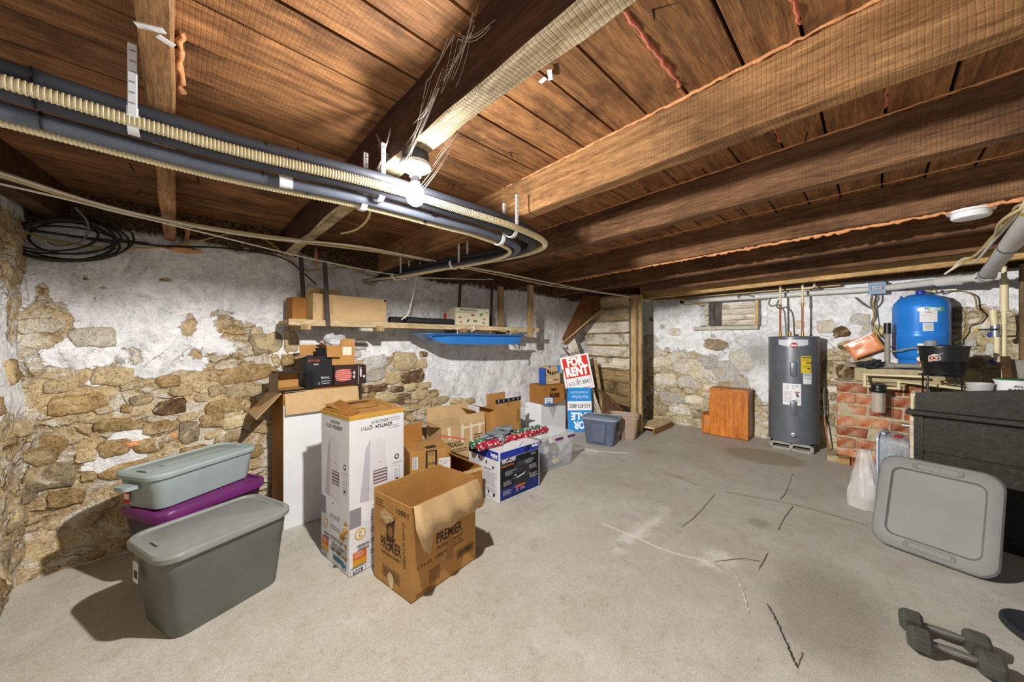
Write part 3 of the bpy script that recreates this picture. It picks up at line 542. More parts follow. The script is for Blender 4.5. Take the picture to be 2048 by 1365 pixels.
st1 = [(-0.698,3.387,2.119), (-0.599,3.393,2.022), (-0.457,3.411,1.998), (-0.275,3.422,2.000), (-0.045,3.435,2.059), (0.137,3.435,2.137), (0.340,3.447,2.234), (0.535,3.458,2.229), (0.713,3.469,2.096), (0.812,3.474,2.021), (1.038,3.497,2.070), (1.219,3.508,2.108), (1.416,3.519,2.058), (1.575,3.528,2.080)]
tag(MB().tube(st1, .006, 6, res=5).build('electric_cable', YEL, smooth=60), 'yellow cable clipped along the top of the stone wall', 'cable')
tag(MB().tube([(-0.596,3.373,2.035), (-0.357,3.397,2.043), (-0.045,3.425,2.060), (0.279,3.434,2.108), (0.638,3.454,2.103), (0.806,3.464,2.002), (0.916,3.480,1.907)], .006, 6, res=5).build('electric_cable', BLK, smooth=60), 'black cable strung along the top of the stone wall to the shelf', 'cable')
# coil of black cable
P = []; rs = random.Random(3)
for q in range(0, 8*24+6):
    a = 2*math.pi*q/24; k = q/(8*24); ru = .20+.05*math.sin(k*9); rv = .112+.025*math.cos(k*7)
    P.append(Vector((-0.463,3.461,2.010))+Vector((ru*math.cos(a)+.03*math.sin(k*23), -.10-.05*math.sin(a*.5+k*6)-.02*k, rv*math.sin(a)-.018*math.cos(k*17)+.03*math.cos(a))))
P = [Vector((-0.674,3.348,2.074)), Vector((-0.609,3.352,2.039))]+P+[Vector((-0.251,3.383,2.055)), Vector((-0.117,3.401,2.059))]
coil = tag(MB().tube(P, .0058, 7).build('cable_coil', BLK, smooth=60), 'coil of black cable hanging in the corner above the stone wall', 'cable')
tag(MB().tube([(-0.412,3.213,2.175), (-0.377,3.265,2.124), (-0.373,3.296,2.067), (-0.406,3.314,1.994), (-0.481,3.320,1.960), (-0.527,3.327,1.970)], .006, 7, res=6).build('electric_cable', GRY, smooth=60), 'short grey cable drooping into the black coil', 'cable')
tag(MB().tube([(0.616,1.505,2.000), (0.710,1.797,2.020), (0.763,2.099,2.050), (0.762,2.342,2.080)], .006, 7, res=6).build('electric_cable', CRM, smooth=60), 'cream cable looping from the pipe hooks to the cable run', 'cable')
tag(MB().tube([(1.654,2.950,2.138), (1.623,2.970,1.974), (1.593,2.990,1.786), (1.553,3.000,1.645), (1.504,3.020,1.598)], .006, 7, res=6).build('electric_cable', WHT, smooth=60), 'loose white cable dangling onto the hanging shelf', 'cable')
for q, (u_, lab) in enumerate(((((0.044,3.460,2.059)), 'orange foam lump under the narrow joist on the stone wall'), (((1.612,3.551,2.124)), 'orange foam lump beside the black pipe on the wall top'), (((-0.205,3.456,0.707)), 'small orange foam lump stuck low on the stone wall'), (((-0.003,3.467,0.727)), 'orange foam drip above the light grey tote'), (((0.070,3.462,2.191)), 'upright orange foam strip beside the narrow joist'), (((0.922,3.501,2.158)), 'red orange foam strip beside the shelf hanger'))):
    o = MB(); rad = [(.09, .03, .022), (.07, .03, .022), (.04, .016, .02), (.02, .015, .03), (.015, .02, .06), (.012, .015, .08)][q]
    o.blob((0, 0, 0), rad, .35, 2.5, 3, seed=q); tag(o.build('foam_lump', FOAM, smooth=80, loc=u_), lab, 'foam')
# cobweb strands
web = MB(); WEBM = M('cobweb_strand', 'cfc6ba', .9, .1)
ends = [((.62, 1.02, 2.30), (bx-.05, by-.02, 2.08)), ((.62, .95, 2.26), (bx-.05, by-.02, 2.10)), ((.61, .86, 2.31), (.62, .97, 2.2)), ((.61, .80, 2.28), (.62, .95, 2.26)), ((.615, 1.0, 2.2), (bx-.052, by, 2.07)), ((.61, .9, 2.33), (.62, 1.02, 2.30)), ((.60, .78, 2.32), (.615, .9, 2.2)), ((.61, .72, 2.25), (.61, .86, 2.31)), ((bx+.05, by-.02, 2.07), (bx+.12, by-.2, 2.3)), ((bx+.03, by, 1.99), (bx+.2, by-.03, 2.3)), ((.62, 1.12, 2.18), (.615, 1.0, 2.2)), ((.6, 1.3, 2.2), (.61, 1.45, 2.1)), ((.59, 1.38, 2.22), (.6, 1.3, 2.1))]
rw = random.Random(8)
for a, b in list(ends):
    for q in range(3): j = lambda: rw.uniform(-.035, .035); ends.append(((a[0]+j()*.3, a[1]+j(), a[2]+j()*.6), (b[0]+j()*.3, b[1]+j(), b[2]+j()*.6)))
for a, b in ends: web.tube(sag(a, b, rw.uniform(.004, .025), 5), .0006, 4)
tag(web.build('cobweb', WEBM), 'dusty cobweb strands between the lamp and the worn joist', 'cobweb')
# white plastic strap scraps on the ceiling
for q, (p, rz, lab) in enumerate((((0.935,0.779,2.325), 35, 'bent white plastic strap end nailed to ceiling boards'), ((0.849,0.511,2.315), 20, 'small white plastic tab under the worn pale joist'), ((-0.038,1.117,2.100), -25, 'grey white scrap of tape under the narrow joist'))):
    s_ = MB().box((0, 0, -.004), (.05, .016, .003), rz).box((.03*math.cos(R(rz+60)), .03*math.sin(R(rz+60)), -.008), (.03, .016, .003), rz+50)
    tag(s_.build('strap_scrap', WHITEP, bevel=.001, loc=p), lab, 'scrap')
# smoke detector
d = thing('smoke_detector', 'round white smoke detector on the underside of a dark joist', 'smoke alarm', (3.173,-0.371,2.125), 0)
MB().lathe([(.085, 0), (.087, -.004), (.085, -.012), (.07, -.014)], 28).build('mounting_plate', WHITEP, d, smooth=40)
MB().lathe([(.068, -.012), (.072, -.018), (.072, -.036), (.066, -.044), (.03, -.046)], 28).build('body', WHITEP, d, smooth=40)
# ---------------------------------------------------------------- hanging shelf on the stone wall
sh = thing('hanging_shelf', 'pale plank shelf hung from the joists against the stone wall', 'shelf', (0, 0, 0))
zs = 1.565
for c_, s_ in (((2.05, 3.10, zs-.02), (2.85, .035, .05)), ((2.0, 3.22, zs-.012), (2.75, .16, .022)), ((2.0, 3.385, zs-.012), (2.75, .13, .022))): MB().box(c_, s_).build('plank', PLANK, sh, bevel=.004)
for x in (.74, 1.33, 2.25, 3.02): MB().box((x, 3.24, zs-.055), (.07, .34, .045)).build('crosspiece', POSTW, sh, bevel=.003)
for x, y in ((.80, 3.36), (.90, 3.08), ): MB().beam((x, y, zs-.05), (x-.03, y, 2.12), .035, .008, up=(0, 1, 0)).build('hanger_strap', M('dark_strap', '4a403a', .7, .25, 12, .2, 80), sh, bevel=.002)
for x, y in ((2.42, 3.42), (2.92, 3.42)): MB().beam((x, y, zs), (x+.03, y, 2.12), .03, .02, up=(0, 1, 0)).build('hanger_strap', M('dark_strap', '4a403a'), sh, bevel=.002)
for x, y, z in ((3.28, 3.06, 1.45), (3.10, 3.43, 1.55)): MB().box((x, y, (z+2.12)/2), (.085, .04, 2.12-z)).build('hanger_board', POSTW, sh, bevel=.003)
MB().box((1.20, 3.07, zs-.066), (.1, .06, .03)).build('bracket', M('bracket_grey', 'b5b0a6', .6), sh, bevel=.004)
MB().tube([(2.38, 3.08, zs+.0), (2.38, 3.06, zs-.04), (2.33, 3.05, zs-.06)], .008, 6).build('hook', WHITEP, sh)
def carton(name, label, sz, loc, rz=0, m=CARD, cat='box', group=None, open_top=False, t=.006, inside=None, tape=None, body='body'):
    e = thing(name, label, cat, loc, rz, group); w, d, h = sz; b = MB()
    if open_top:
        b.box((0, 0, t/2), (w, d, t)); b.box((0, -d/2+t/2, h/2), (w, t, h)); b.box((0, d/2-t/2, h/2), (w, t, h)); b.box((-w/2+t/2, 0, h/2), (t, d-2*t, h)); b.box((w/2-t/2, 0, h/2), (t, d-2*t, h))
    else: b.box((0, 0, h/2), (w, d, h))
    b.build(body, m, e, bevel=0 if open_top else .004); return e
def flap(e, a, b, depth, ang, m, out, t=.005, name='flap', jag=0, seed=0):
    """hinged along a-b; out: horizontal outward dir; ang from straight up (0) to hanging (180)"""
    a, b, o = Vector(a), Vector(b), Vector(out).normalized(); dr = Vector((0, 0, 1))*math.cos(R(ang))+o*math.sin(R(ang)); nn = (b-a).normalized().cross(dr)*t; r = random.Random(seed)
    n = 10 if jag else 1; P = [a.lerp(b, i/n) for i in range(n+1)]; Q = [p+dr*depth*(1-(jag*r.random() if jag else 0)) for p in P]
    mb = MB()
    for i in range(n): mb.add([P[i], P[i+1], Q[i+1], Q[i], P[i]+nn, P[i+1]+nn, Q[i+1]+nn, Q[i]+nn], [(0, 1, 2, 3), (7, 6, 5, 4), (0, 4, 5, 1), (1, 5, 6, 2), (2, 6, 7, 3), (3, 7, 4, 0)])
    return mb.build(name, m, e)
zs2 = zs+.004
b1 = carton('shelf_carton', 'long plain cardboard box on the hanging shelf', (.62, .2, .215), (1.10, 3.22, zs2), 3, CARD2, group=None)
flap(b1, (-.31, .1, .215), (-.05, .1, .215), .11, 60, CARD2, (0, -1, 0))
pr = Print(b1, (-.31, -.1, 0), (1, 0, 0), (0, 0, 1)); pr.frame(.115, .05, .035, .1, .002, '6b5236')
for q in range(5): pr.rect(.12, .06+.017*q, .025, .002, '6b5236')
pr.rect(.595, .19, .02, .018, '33281c'); pr.frame(.012, .06, .006, .08, .002, '8a6a42'); pr.done()
MB().box((-.225, -.103, .107), (.03, .004, .21)).build('tape_strip', M('tape_brown', '7a5c3c', .5), b1)
b2 = carton('shelf_carton', 'brown carton behind the plain box at the end of the hanging shelf', (.12, .16, .19), (.74, 3.35, zs2), 5, CARD_D)
for x, r_, lab in ((1.62, .032, 'black foam roll with ring end on the hanging shelf'), (1.53, .034, 'black foam tube tucked behind the foam roll on the shelf')):
    q = MB().lathe([(.012, 0), (r_, 0), (r_+.002, .01), (r_, .62), (.012, .62), (.010, .3)], 20, rot=Matrix.Rotation(R(90), 3, 'Y'))
    tag(q.build('foam_roll', BLACKR, smooth=40, loc=(x, 3.2 if x > 1.6 else 3.33, zs2+r_+.003)), lab, 'foam roll').rotation_euler = (0, 0, R(-2 if x > 1.6 else 1))
b3 = carton('cookware_carton', 'cream printed wok set box with red sale sticker on the hanging shelf', (.44, .32, .2), (2.42, 3.27, zs2), -8, M('cream_board', 'cfc6ac', .6, .06, 6, .03))
pr = Print(b3, (-.22, -.16, 0), (1, 0, 0), (0, 0, 1)); pr.frame(.003, .003, .434, .194, .003, '5a4c34').text('10-Piece Wok Set', .16, .172, .03, '201c18', bold=.03).lines(.02, .148, .25, 2, .008, .003, '6b6456', 3)
for (x, y, c, r_) in ((.06, .09, 'b5553a', .022), (.12, .1, 'c0b49a', .02), (.22, .12, '8a2c24', .024), (.33, .13, '4c7a42', .026), (.16, .055, '4a3a34', .022), (.25, .055, '5c8a4c', .03), (.37, .08, 'b8632e', .02), (.07, .04, 'a33c30', .018), (.36, .035, '3c3c3c', .016), (.4, .155, '3a332c', .014)):
    pr.circ(x, y, r_, c, r_*.45, 12, rot=x*500 % 90-30)
pr.done()
pr = Print(b3, (-.22, .16, 0), (0, -1, 0), (0, 0, 1)); pr.frame(.003, .003, .314, .194, .003, '5a4c34').text('10-Piece Wok Set', .1, .172, .02, '201c18', bold=.03).rect(.04, .02, .07, .13, 'd8442c').text('31.0', .075, .085, .05, '2a1714', rot=90, bold=.04)
for (x, y) in ((.16, .12), (.22, .12), (.2, .07), (.27, .11), (.16, .05), (.23, .04)): pr.circ(x, y, .018, '8c8670', .007, 12, rot=x*700 % 60)
pr.done()
for q in range(2): tag(MB().beam((2.95, 3.30+.05*q, zs2+.009+.0*q), (3.58, 3.36+.05*q, zs2+.009), .02, .016).build('dark_rod', M('dark_rod', '2e2822', .7), bevel=.003), 'dark rod lying across the shelf end, '+('wall side' if q else 'room side'), 'rod')
# blue sled hanging under the shelf
sl = thing('plastic_sled', 'blue plastic sled hanging under the plank shelf', 'sled', (2.42, 3.16, 1.36))
def sring(x, w, z, d): return x, w, z, d
secs = [(-.70, .12, .11, .012), (-.64, .26, .10, .03), (-.55, .33, .045, .07), (-.42, .36, .012, .11), (.0, .36, .0, .115), (.45, .36, .0, .11), (.60, .36, .0, .105), (.64, .34, .03, .07)]
b = MB(); rings = []
for x, w, zb_, dd in secs:
    top = .115; rings.append([(x, -w/2-.03, top-.008), (x, -w/2-.028, top), (x, -w/2, top), (x, -w/2+.03, zb_+.006), (x, w/2-.03, zb_+.006), (x, w/2, top), (x, w/2+.028, top), (x, w/2+.03, top-.008), (x, w/2+.004, top-.008), (x, w/2-.028, zb_), (x, -w/2+.028, zb_), (x, -w/2-.004, top-.008)])
b.loft(rings); b.build('hull', M('sled_blue', '2f7fd0', .35, .08, 5, .04), sl, smooth=35)
MB().box((.0, -.21, .105), (1.28, .012, .014)).build('rim', M('sled_rim', '1f5fae', .35, .08), sl, bevel=.004)
MB().tube([(.12, -.18, .13), (.2, -.1, .15), (.33, .0, .155), (.42, -.1, .15), (.38, -.17, .135)], .007, 6, res=5).build('rope', M('yellow_rope', 'c79a3c', .7, .2, 60, .3), sl)
MB().tube([(.60, -.14, .02), (.61, -.15, -.03), (.6, -.15, -.06)], .009, 6).build('clip', BLACKP, sl)
for x in (-.35, .4): MB().tube([(x, -.215, .11), (x, -.22, .17), (x, -.12, .19)], .003, 5).build('cord', WHT, sl)
# ---------------------------------------------------------------- plastic totes
def tote(name, label, Lx, Ly, H, loc, rz, mb_, ml, tap=.86, rc=.06, lid=True, grooves=True, group=None, lidh=.035, seam=.72):
    e = thing(name, label, 'storage tote', loc, rz, group); b = MB(); hb = H-(.012 if lid else 0); t = .006
    rings = []
    for z, k in ((0, tap-.015), (.01, tap), (hb*seam, tap+(1-tap)*seam-.008), (hb*seam+.004, tap+(1-tap)*seam), (hb-.03, .985), (hb-.028, 1.0), (hb, 1.0)): rings.append(rrect((Lx-.03)*k, (Ly-.03)*k, rc*k, z))
    for z, k in ((hb, .975), (.02, tap-.03)): rings.append(rrect((Lx-.03)*k, (Ly-.03)*k, rc*k, z))
    b.loft(rings); b.build('body', mb_, e, smooth=40)
    if lid:
        c = MB(); rr_ = [rrect(Lx, Ly, rc+.02, H-lidh, 6), rrect(Lx+.004, Ly+.004, rc+.02, H-.012, 6), rrect(Lx-.012, Ly-.012, rc+.018, H, 6), rrect(Lx-.05, Ly-.05, rc, H+.002, 6), rrect(Lx-.06, Ly-.06, rc, H-.008, 6), rrect(Lx-.10, Ly-.10, rc*.8, H-.008, 6), rrect(Lx-.12, Ly-.12, rc*.75, H-.001, 6)]
        c.loft(rr_); c.build('lid', ml, e, smooth=40)
        if grooves:
            for s in (-1, 1): MB().box((s*(Lx/2-.055), 0, H+.001), (.012, .07, .006)).build('lid_rib', ml, e, bevel=.002)
    return e
t1 = tote('storage_tote', 'large grey tote with dusty grey lid standing on the concrete in front', .60, .44, .42, (.165, 2.50, 0), 19, PGREY, PGREYL, tap=.84, rc=.07)
pr = Print(t1, (-.291, .10, .235), (0, -1, 0), (0, 0, 1)); pr.rect(0, 0, .06, .1, 'd9dade').rect(.008, .02, .044, .04, '35373b').lines(.008, .09, .045, 3, .01, .003, '8a8c92'); pr.done('sticker')
t2 = tote('storage_tote', 'dark plum tote with purple lid under the light grey tote', .60, .42, .455, (.115, 2.985, 0), 26, PDARKP, PPURP, tap=.8, rc=.06, lidh=.05)
t3 = tote('storage_tote', 'light grey underbed tote stacked on the purple lid', .62, .34, .205, (.09, 3.0, .462), 32, PLGREY, PLGREY, tap=.9, rc=.06, lidh=.03, seam=.5)
MB().loft([rrect(.08, .10, .02, .13, cx=-.32), rrect(.08, .10, .02, .15, cx=-.32)]).build('handle', PLGREY, t3, smooth=40)
MB().box((0, 0, .207), (.34, .05, .004)).build('lid_rib', PLGREY, t3, bevel=.003)
pr = Print(t3, (-.285, .10, .03), (0, -1, 0), (0, 0, 1)); pr.rect(0, 0, .05, .12, 'b53a36').rect(.006, .02, .038, .03, 'e4e0da').lines(.008, .1, .034, 4, .01, .003, 'e4e0da'); pr.done('sticker')
# ---------------------------------------------------------------- tall white and brown carton by the wall, with boxes on top
tb = thing('appliance_carton', 'tall opened white fronted carton with hanging flaps against the stone wall', 'box', (.85, 3.24, 0))
MB().box((0, 0, .51), (.54, .40, 1.02)).build('body', CARD_D, tb, bevel=.004)
MB().box((.0, -.2025, .46), (.535, .003, .92)).build('white_print_panel', WHITEC, tb)
flap(tb, (-.26, -.202, 1.02), (.27, -.202, 1.02), .17, 166, CARD2, (0, -1, 0))
flap(tb, (-.272, .18, 1.02), (-.272, -.19, 1.02), .24, 138, CARD2, (-1, 0, 0))
k1 = thing('knife_block_carton', 'small opened black box lying on its side atop the tall carton', 'box', (.64, 3.16, 1.025), 4)
b = MB(); w, d, h = .19, .16, .14
for c, s in (((0, 0, .003), (w, d, .006)), ((0, 0, h-.003), (w, d, .006)), ((-w/2+.003, 0, h/2), (.006, d, h)), ((0, d/2-.003, h/2), (w, .006, h))): b.box(c, s)
b.build('body', BLACKC, k1); MB().box((0, d/2-.01, h/2), (w-.014, .003, h-.014)).build('kraft_lining', CARD, k1); MB().box((.0, 0, .008), (w-.014, d-.014, .003)).build('kraft_lining', CARD, k1)
flap(k1, (-w/2, -d/2, 0), (-w/2, -d/2, h), .08, 90, M('dark_kraft', '5b4a34', .7), (-.8, -.6, 0)); flap(k1, (-w/2+.02, -d/2, 0), (w/2, -d/2, 0), .05, 100, BLACKC, (0, -1, 0)); flap(k1, (w/2, -d/2, 0), (w/2, -d/2, h), .06, 90, BLACKC, (.6, -.8, 0))
k2 = carton('knife_carton', 'upright black printed box with open lid atop the tall carton', (.20, .15, .255), (.85, 3.22, 1.025), 6, BLACKC, open_top=True)
flap(k2, (-.02, -.075, .255), (.1, -.075, .255), .08, 40, BLACKC, (0, 1, 0)); flap(k2, (-.1, .07, .255), (.08, .07, .255), .09, 10, CARD, (0, 1, 0)); flap(k2, (-.1, -.07, .255), (-.1, .07, .255), .08, 105, CARD2, (-1, 0, 0))
pr = Print(k2, (-.1, -.075, 0), (1, 0, 0), (0, 0, 1)); pr.text('BLOCK KNIFE', .055, .215, .026, 'b8553c', bold=.02, w=.09).text('SERIES', .07, .185, .014, 'c9ccd2').text('Kai Cut', .14, .075, .02, 'd6d8dc').rect(.11, .063, .075, .0015, 'c9ccd2').frame(.112, .04, .008, .01, .0015, 'c9ccd2').frame(.112, .022, .008, .01, .0015, 'c9ccd2').lines(.124, .042, .06, 2, .018, .005, 'c9ccd2', 4).frame(.085, .02, .014, .018, .0015, 'c9ccd2'); pr.done()
k3 = carton('printed_carton', 'dark maroon box with red striped picture atop the tall carton', (.27, .16, .165), (1.095, 3.22, 1.025), 2, M('maroon_board', '38201f', .5, .1, 8, .03))
pr = Print(k3, (-.135, -.08, 0), (1, 0, 0), (0, 0, 1)); pr.circ(.075, .085, .07, 'b24a44', .055, 22)
for q in range(6): pr.rect(.012, .043+q*.016, .125, .005, 'e0b0a6', rot=(q % 2)*3-1)
pr.poly([(.15, .1), (.17, .08), (.17, .12)], 'd9d5d3').poly([(.15, .06), (.17, .05), (.165, .085)], 'd9d5d3').rect(.2, .0, .003, .165, 'd9d5d3').rect(.215, .06, .012, .07, 'd9d5d3').poly([(.235, .07), (.262, .07), (.25, .045)], 'd9d5d3').text('SHUN', .22, .115, .022, 'd9d5d3', rot=90); pr.done()
k4 = carton('small_carton', 'small open kraft box with white label stacked on the maroon box', (.22, .17, .17), (1.03, 3.23, 1.194), -8, CARD, open_top=True)
flap(k4, (.0, -.083, .17), (.11, -.083, .17), .055, 4, CARD, (0, 1, 0)); flap(k4, (-.11, -.083, .17), (-.01, -.083, .17), .11, 150, CARD, (0, -1, 0)); flap(k4, (-.11, -.08, .17), (-.11, .08, .17), .06, 60, CARD, (-1, 0, 0))
pr = Print(k4, (-.11, -.085, 0), (1, 0, 0), (0, 0, 1)); pr.rect(.125, .085, .07, .07, 'e3d9c4'); pr.done('paper_label')
bw = MB().blob((0, 0, 0), (.10, .06, .05), .3, 2.2, 3, seed=4).blob((-.05, .02, .015), (.05, .05, .05), .3, 2.4, 3, seed=6)
tag(bw.build('bubble_wrap', clear('bubble_wrap', 'dfe4ea', .55, .25), smooth=80, loc=(1.02, 3.25, 1.395)), 'crumpled clear bubble wrap spilling from the small kraft box', 'bubble wrap')
# ---------------------------------------------------------------- portable air conditioner carton, standing upside down
ac = thing('air_conditioner_carton', 'tall white printed air conditioner box standing upside down', 'box', (.905, 2.365, 0), 7)
w, d, h = .37, .385, .95
MB().box((0, 0, h/2), (w, d, h)).build('body', WHITEC, ac, bevel=.005)
MB().box((0, 0, h-.012), (w+.004, d+.004, .026)).build('gold_edge_band', M('gold_print', 'c99a3e', .5, .08), ac, bevel=.003)
MB().add([(-.15, -.17, h+.002), (.175, -.185, h+.002), (.18, .18, h+.03), (-.17, .18, h+.03)], [(0, 1, 2, 3)]).build('kraft_flap', CARD, ac, solid=.006)
MB().add([(-.182, -.185, h+.003), (-.182, .18, h+.003), (-.07, .17, h+.05), (-.1, -.15, h+.02)], [(0, 1, 2, 3)]).build('kraft_flap', CARD_D, ac, solid=.006)
pr = Print(ac, (-.15, -.17, h+.008), (1, .0, 0), (0, .99, .07)); pr.frame(.03, .03, .25, .25, .003, '5c3a18').circ(.16, .16, .09, '8a5a2a', .06).circ(.16, .16, .08, 'b58549', .052); [pr.rect(.1+.03*q, .25, .022, .05, '4a2e14') for q in range(5)]; pr.text('DANGER', .08, .27, .03, '4a2e14', bold=.03); pr.done()
def acface(pr, wf, right):
    U = 180
    k = wf/.37
    c = wf*.47
    pr.text('#2987534  QTY:1', c, h-.085, .032, '26272c', rot=U, bold=.02, w=wf*.56).text('AP0621CR1W', c+.02*k, h-.055, .026, '26272c', rot=U, bold=.01, w=wf*.32)
    x = lambda a: a*k
    G1, G2, G3 = 'c9c6cc', 'd6d4d9', 'b9b6be'
    # picture of the unit (drawn upside down)
    pr.poly([(x(.05), .33), (x(.10), .74), (x(.13), .79), (x(.13), .33)], G3).poly([(x(.12), .33), (x(.13), .79), (x(.17), .80), (x(.23), .77), (x(.25), .44), (x(.25), .33)], G2)
    pr.rect(x(.15), .505, x(.095), .085, '6a5560')
    for q in range(4): pr.rect(x(.155), .513+q*.02, x(.085), .010, 'd0c6cc')
    pr.rect(x(.185), .635, x(.02), .004, '6a6a70')
    pr.poly([(x(.02), .36), (x(.06), .42), (x(.24), .40), (x(.25), .33), (x(.16), .27), (x(.05), .31)], 'e4e3e8').rect(x(.15), .375, x(.02), .008, '4a4a50')
    pr.circ(x(.315), .64, .017, '2c2c30').circ(x(.315), .64, .010, 'dedfe2').rect(x(.28), .60, x(.075), .003, '8a8a90')
    pr.rect(x(.295), .475, x(.04), .105, 'a5a5ac').rect(x(.298), .478, x(.034), .099, 'e2e2e6'); [pr.rect(x(.302+.009*(q % 3)), .55-.018*(q//3), x(.005), .006, '333338') for q in range(9)]; pr.rect(x(.304), .485, x(.022), .018, '4a4a50')
    if right: pr.lines(x(.255), h-.05, x(.09), 2, .014, .003, '8a8a90', 5).lines(x(.25), h-.1, x(.1), 2, .014, .003, '8a8a90', 8).circ(x(.2), .30, .07, 'c6c6cc', .1).circ(x(.2), .30, .06, 'e2e3e6', .09).circ(x(.2), .30, .045, 'c6c6cc', .07).circ(x(.2), .3, .036, 'e2e3e6', .06)
    # text block
    for q in range(4):
        z = .30-.068*q; pr.circ(x(.325), z, .0155, 'd39a3c').lines(x(.13), z+.006, x(.165), 2, .016, .005, '5e6066', 20+q)
    pr.circ(x(.065), .235, .035, 'd3a648', .035).circ(x(.065), .235, .027, 'dedfe2').text('2', x(.065), .235, .05, 'c4923a', rot=U, bold=.03)
    pr.rect(x(.0), .285, x(.07), .11, '8a8790')
    pr.bars(x(.045), .155, x(.075), .014, '26272c', 3).bars(x(.05), .13, x(.07), .018, '2c4a60', 5)
    pr.rect(x(.02), .095-.01, x(.085), .05, 'c4622c').rect(x(.02), .05, x(.085), .037, 'c9962e').lines(x(.03), .125, x(.06), 3, .012, .004, 'f0dcc4', 9)
    pr.frame(x(.005), .004, x(.095), .046, .002, '33343a').text('$329', x(.05), .02, .032, '26272c', rot=U, bold=.01).lines(x(.012), .041, x(.08), 1, .01, .004, '6a6a70', 2)
    pr.text('Hisense', x(.25), .045, .06, '1f6a80', rot=U, bold=.04, w=x(.16)).text('PORTABLE AIR', x(.245), .096, .034, '2c2d33', rot=U, bold=.01, w=x(.19)).text('CONDITIONER', x(.245), .128, .034, '2c2d33', rot=U, bold=.01, w=x(.19)).rect(x(.33), .15, x(.02), .004, '2c2d33').text('AIRE ACONDICIONADO PORTATIL', x(.24), .17, .02, '55565c', rot=U, bold=.0, w=x(.2))
    pr.done()
acface(Print(ac, (-w/2, d/2, 0), (0, -1, 0), (0, 0, 1)), d, False)
acface(Print(ac, (-w/2, -d/2, 0), (1, 0, 0), (0, 0, 1)), w, True)
MB().box((-w/2-.012, -.17, .27), (.012, .05, .06), 20).build('tape_wad', clear('tape_wad', 'c9b9a0', .6, .2), ac, bevel=.004)
MB().tube([(-w/2-.004, -.12, .20), (-w/2-.03, -.15, .25), (-w/2-.01, -.19, .29)], .010, 6, res=4).build('torn_kraft_strip', CARD, ac)
# ---------------------------------------------------------------- open carton in front
pm = thing('open_carton', 'open brown carton with torn front flap and crown print', 'box', (1.125, 1.925, 0), 8)
w, d, h, t_ = .49, .36, .51, .006
b = MB(); b.box((0, 0, t_/2), (w, d, t_)).box((0, -d/2+t_/2, h/2), (w, t_, h)).box((0, d/2-t_/2, h/2+.01), (w, t_, h+.02)).box((-w/2+t_/2, 0, h/2), (t_, d-2*t_, h)).box((w/2-t_/2, 0, h/2+.01), (t_, d-2*t_, h+.02))
b.build('body', CARD, pm)
# torn front flap, folded over and hanging
ft = MB(); P = []; rsd = random.Random(4); edge = [-.21, -.235, -.16, -.15, -.155, -.16, -.15, -.14, -.15, -.14, -.13]; dz = [.0, .0, .0, .0, .0, .0, .0, .0, .0, .0, .01]
for i in range(11):
    x = -w/2+.004+w*i/10; lift = .012*math.sin(i*1.9)
    P.append([(x, -d/2-.002, h), (x, -d/2-.018-lift*.5, h+.008), (x-.01*(i < 2), -d/2-.05-lift, h+edge[i]*.45), (x+(.02 if i == 0 else 0), -d/2-.075-lift*1.4, h+edge[i])])
V = [p for r_ in P for p in r_]; F_ = [(4*i+j, 4*i+j+1, 4*i+j+5, 4*i+j+4) for i in range(10) for j in range(3)]
ft.add(V, F_).build('torn_flap', CARD2, pm, smooth=60, solid=.004)
flap(pm, (w/2, -.1, h), (w/2, .14, h), .07, 155, CARD, (1, 0, 0), jag=.4, seed=2)
MB().box((w/2-.0, -d/2-.002, h-.05), (.05, .006, .07), 0).build('corner_tab', CARD2, pm)
MB().blob((-w/2-.004, .04, .40), (.004, .06, .03), .5, 2.5, 3, seed=3).build('torn_paper_patch', CARD2, pm)
K = '2a1c10'
pr = Print(pm, (-w/2, -d/2, 0), (1, 0, 0), (0, 0, 1))
pr.text('PREMIER', .27, .265, .085, K, bold=.02, w=.20).text('Anything but Standard', .275, .215, .03, K, bold=.01, w=.2).text('Made in USA', .315, .19, .02, K, bold=.01).text('Proudly welcomed in the finest homes', .285, .172, .016, K, w=.2)
pr.text('5.04-30  1830', .13, .165, .028, '6b4a28', w=.19).frame(.33, .075, .145, .05, .003, K).bars(.34, .083, .125, .034, K, 4).rect(.12, .04, .075, .075, '8a5f30').rect(.03, .012, .13, .004, '6b4a28').rect(.03, .022, .11, .004, '6b4a28').rect(.25, .1, .05, .13, '9c6d38')
pr.poly([(.25, .315), (.29, .315), (.297, .36), (.243, .36)], '4a3018').poly([(.243, .36), (.235, .39), (.253, .375), (.27, .395), (.287, .375), (.305, .39), (.297, .36)], K); pr.done()
pr = Print(pm, (-w/2, d/2, 0), (0, -1, 0), (0, 0, 1))
pr.text('10001', .28, .455, .042, K, bold=.02, w=.115).text('PREMIER', .17, .235, .09, K, bold=.02, w=.2).text('Anything but Standard', .17, .185, .03, K, bold=.01, w=.19)
pr.poly([(.135, .28), (.2, .28), (.21, .37), (.127, .37)], '4a3018').circ(.168, .32, .022, '8a6238', .03).poly([(.127, .37), (.118, .415), (.145, .39), (.155, .42), (.168, .395), (.18, .42), (.19, .39), (.215, .415), (.21, .37)], K).poly([(.11, .3), (.135, .27), (.168, .262), (.2, .27), (.225, .3), (.2, .285), (.168, .275), (.135, .285)], K)
pr.text('DoNA KiTCHEN', .295, .285, .035, '3a2814', rot=-88, bold=.0, w=.24).lines(.02, .47, .09, 3, .016, .007, '6b4a28', 7).frame(.09, .05, .17, .06, .003, K).bars(.1, .058, .15, .042, '5a3c1c', 6).circ(.17, .055, .03, 'cbb38c', .035).circ(.175, .03, .02, 'd8c6a2', .03); pr.done()
pr = Print(pm, (w/2-.006, -.14, 0), (0, 1, 0), (0, 0, 1)); pr = None
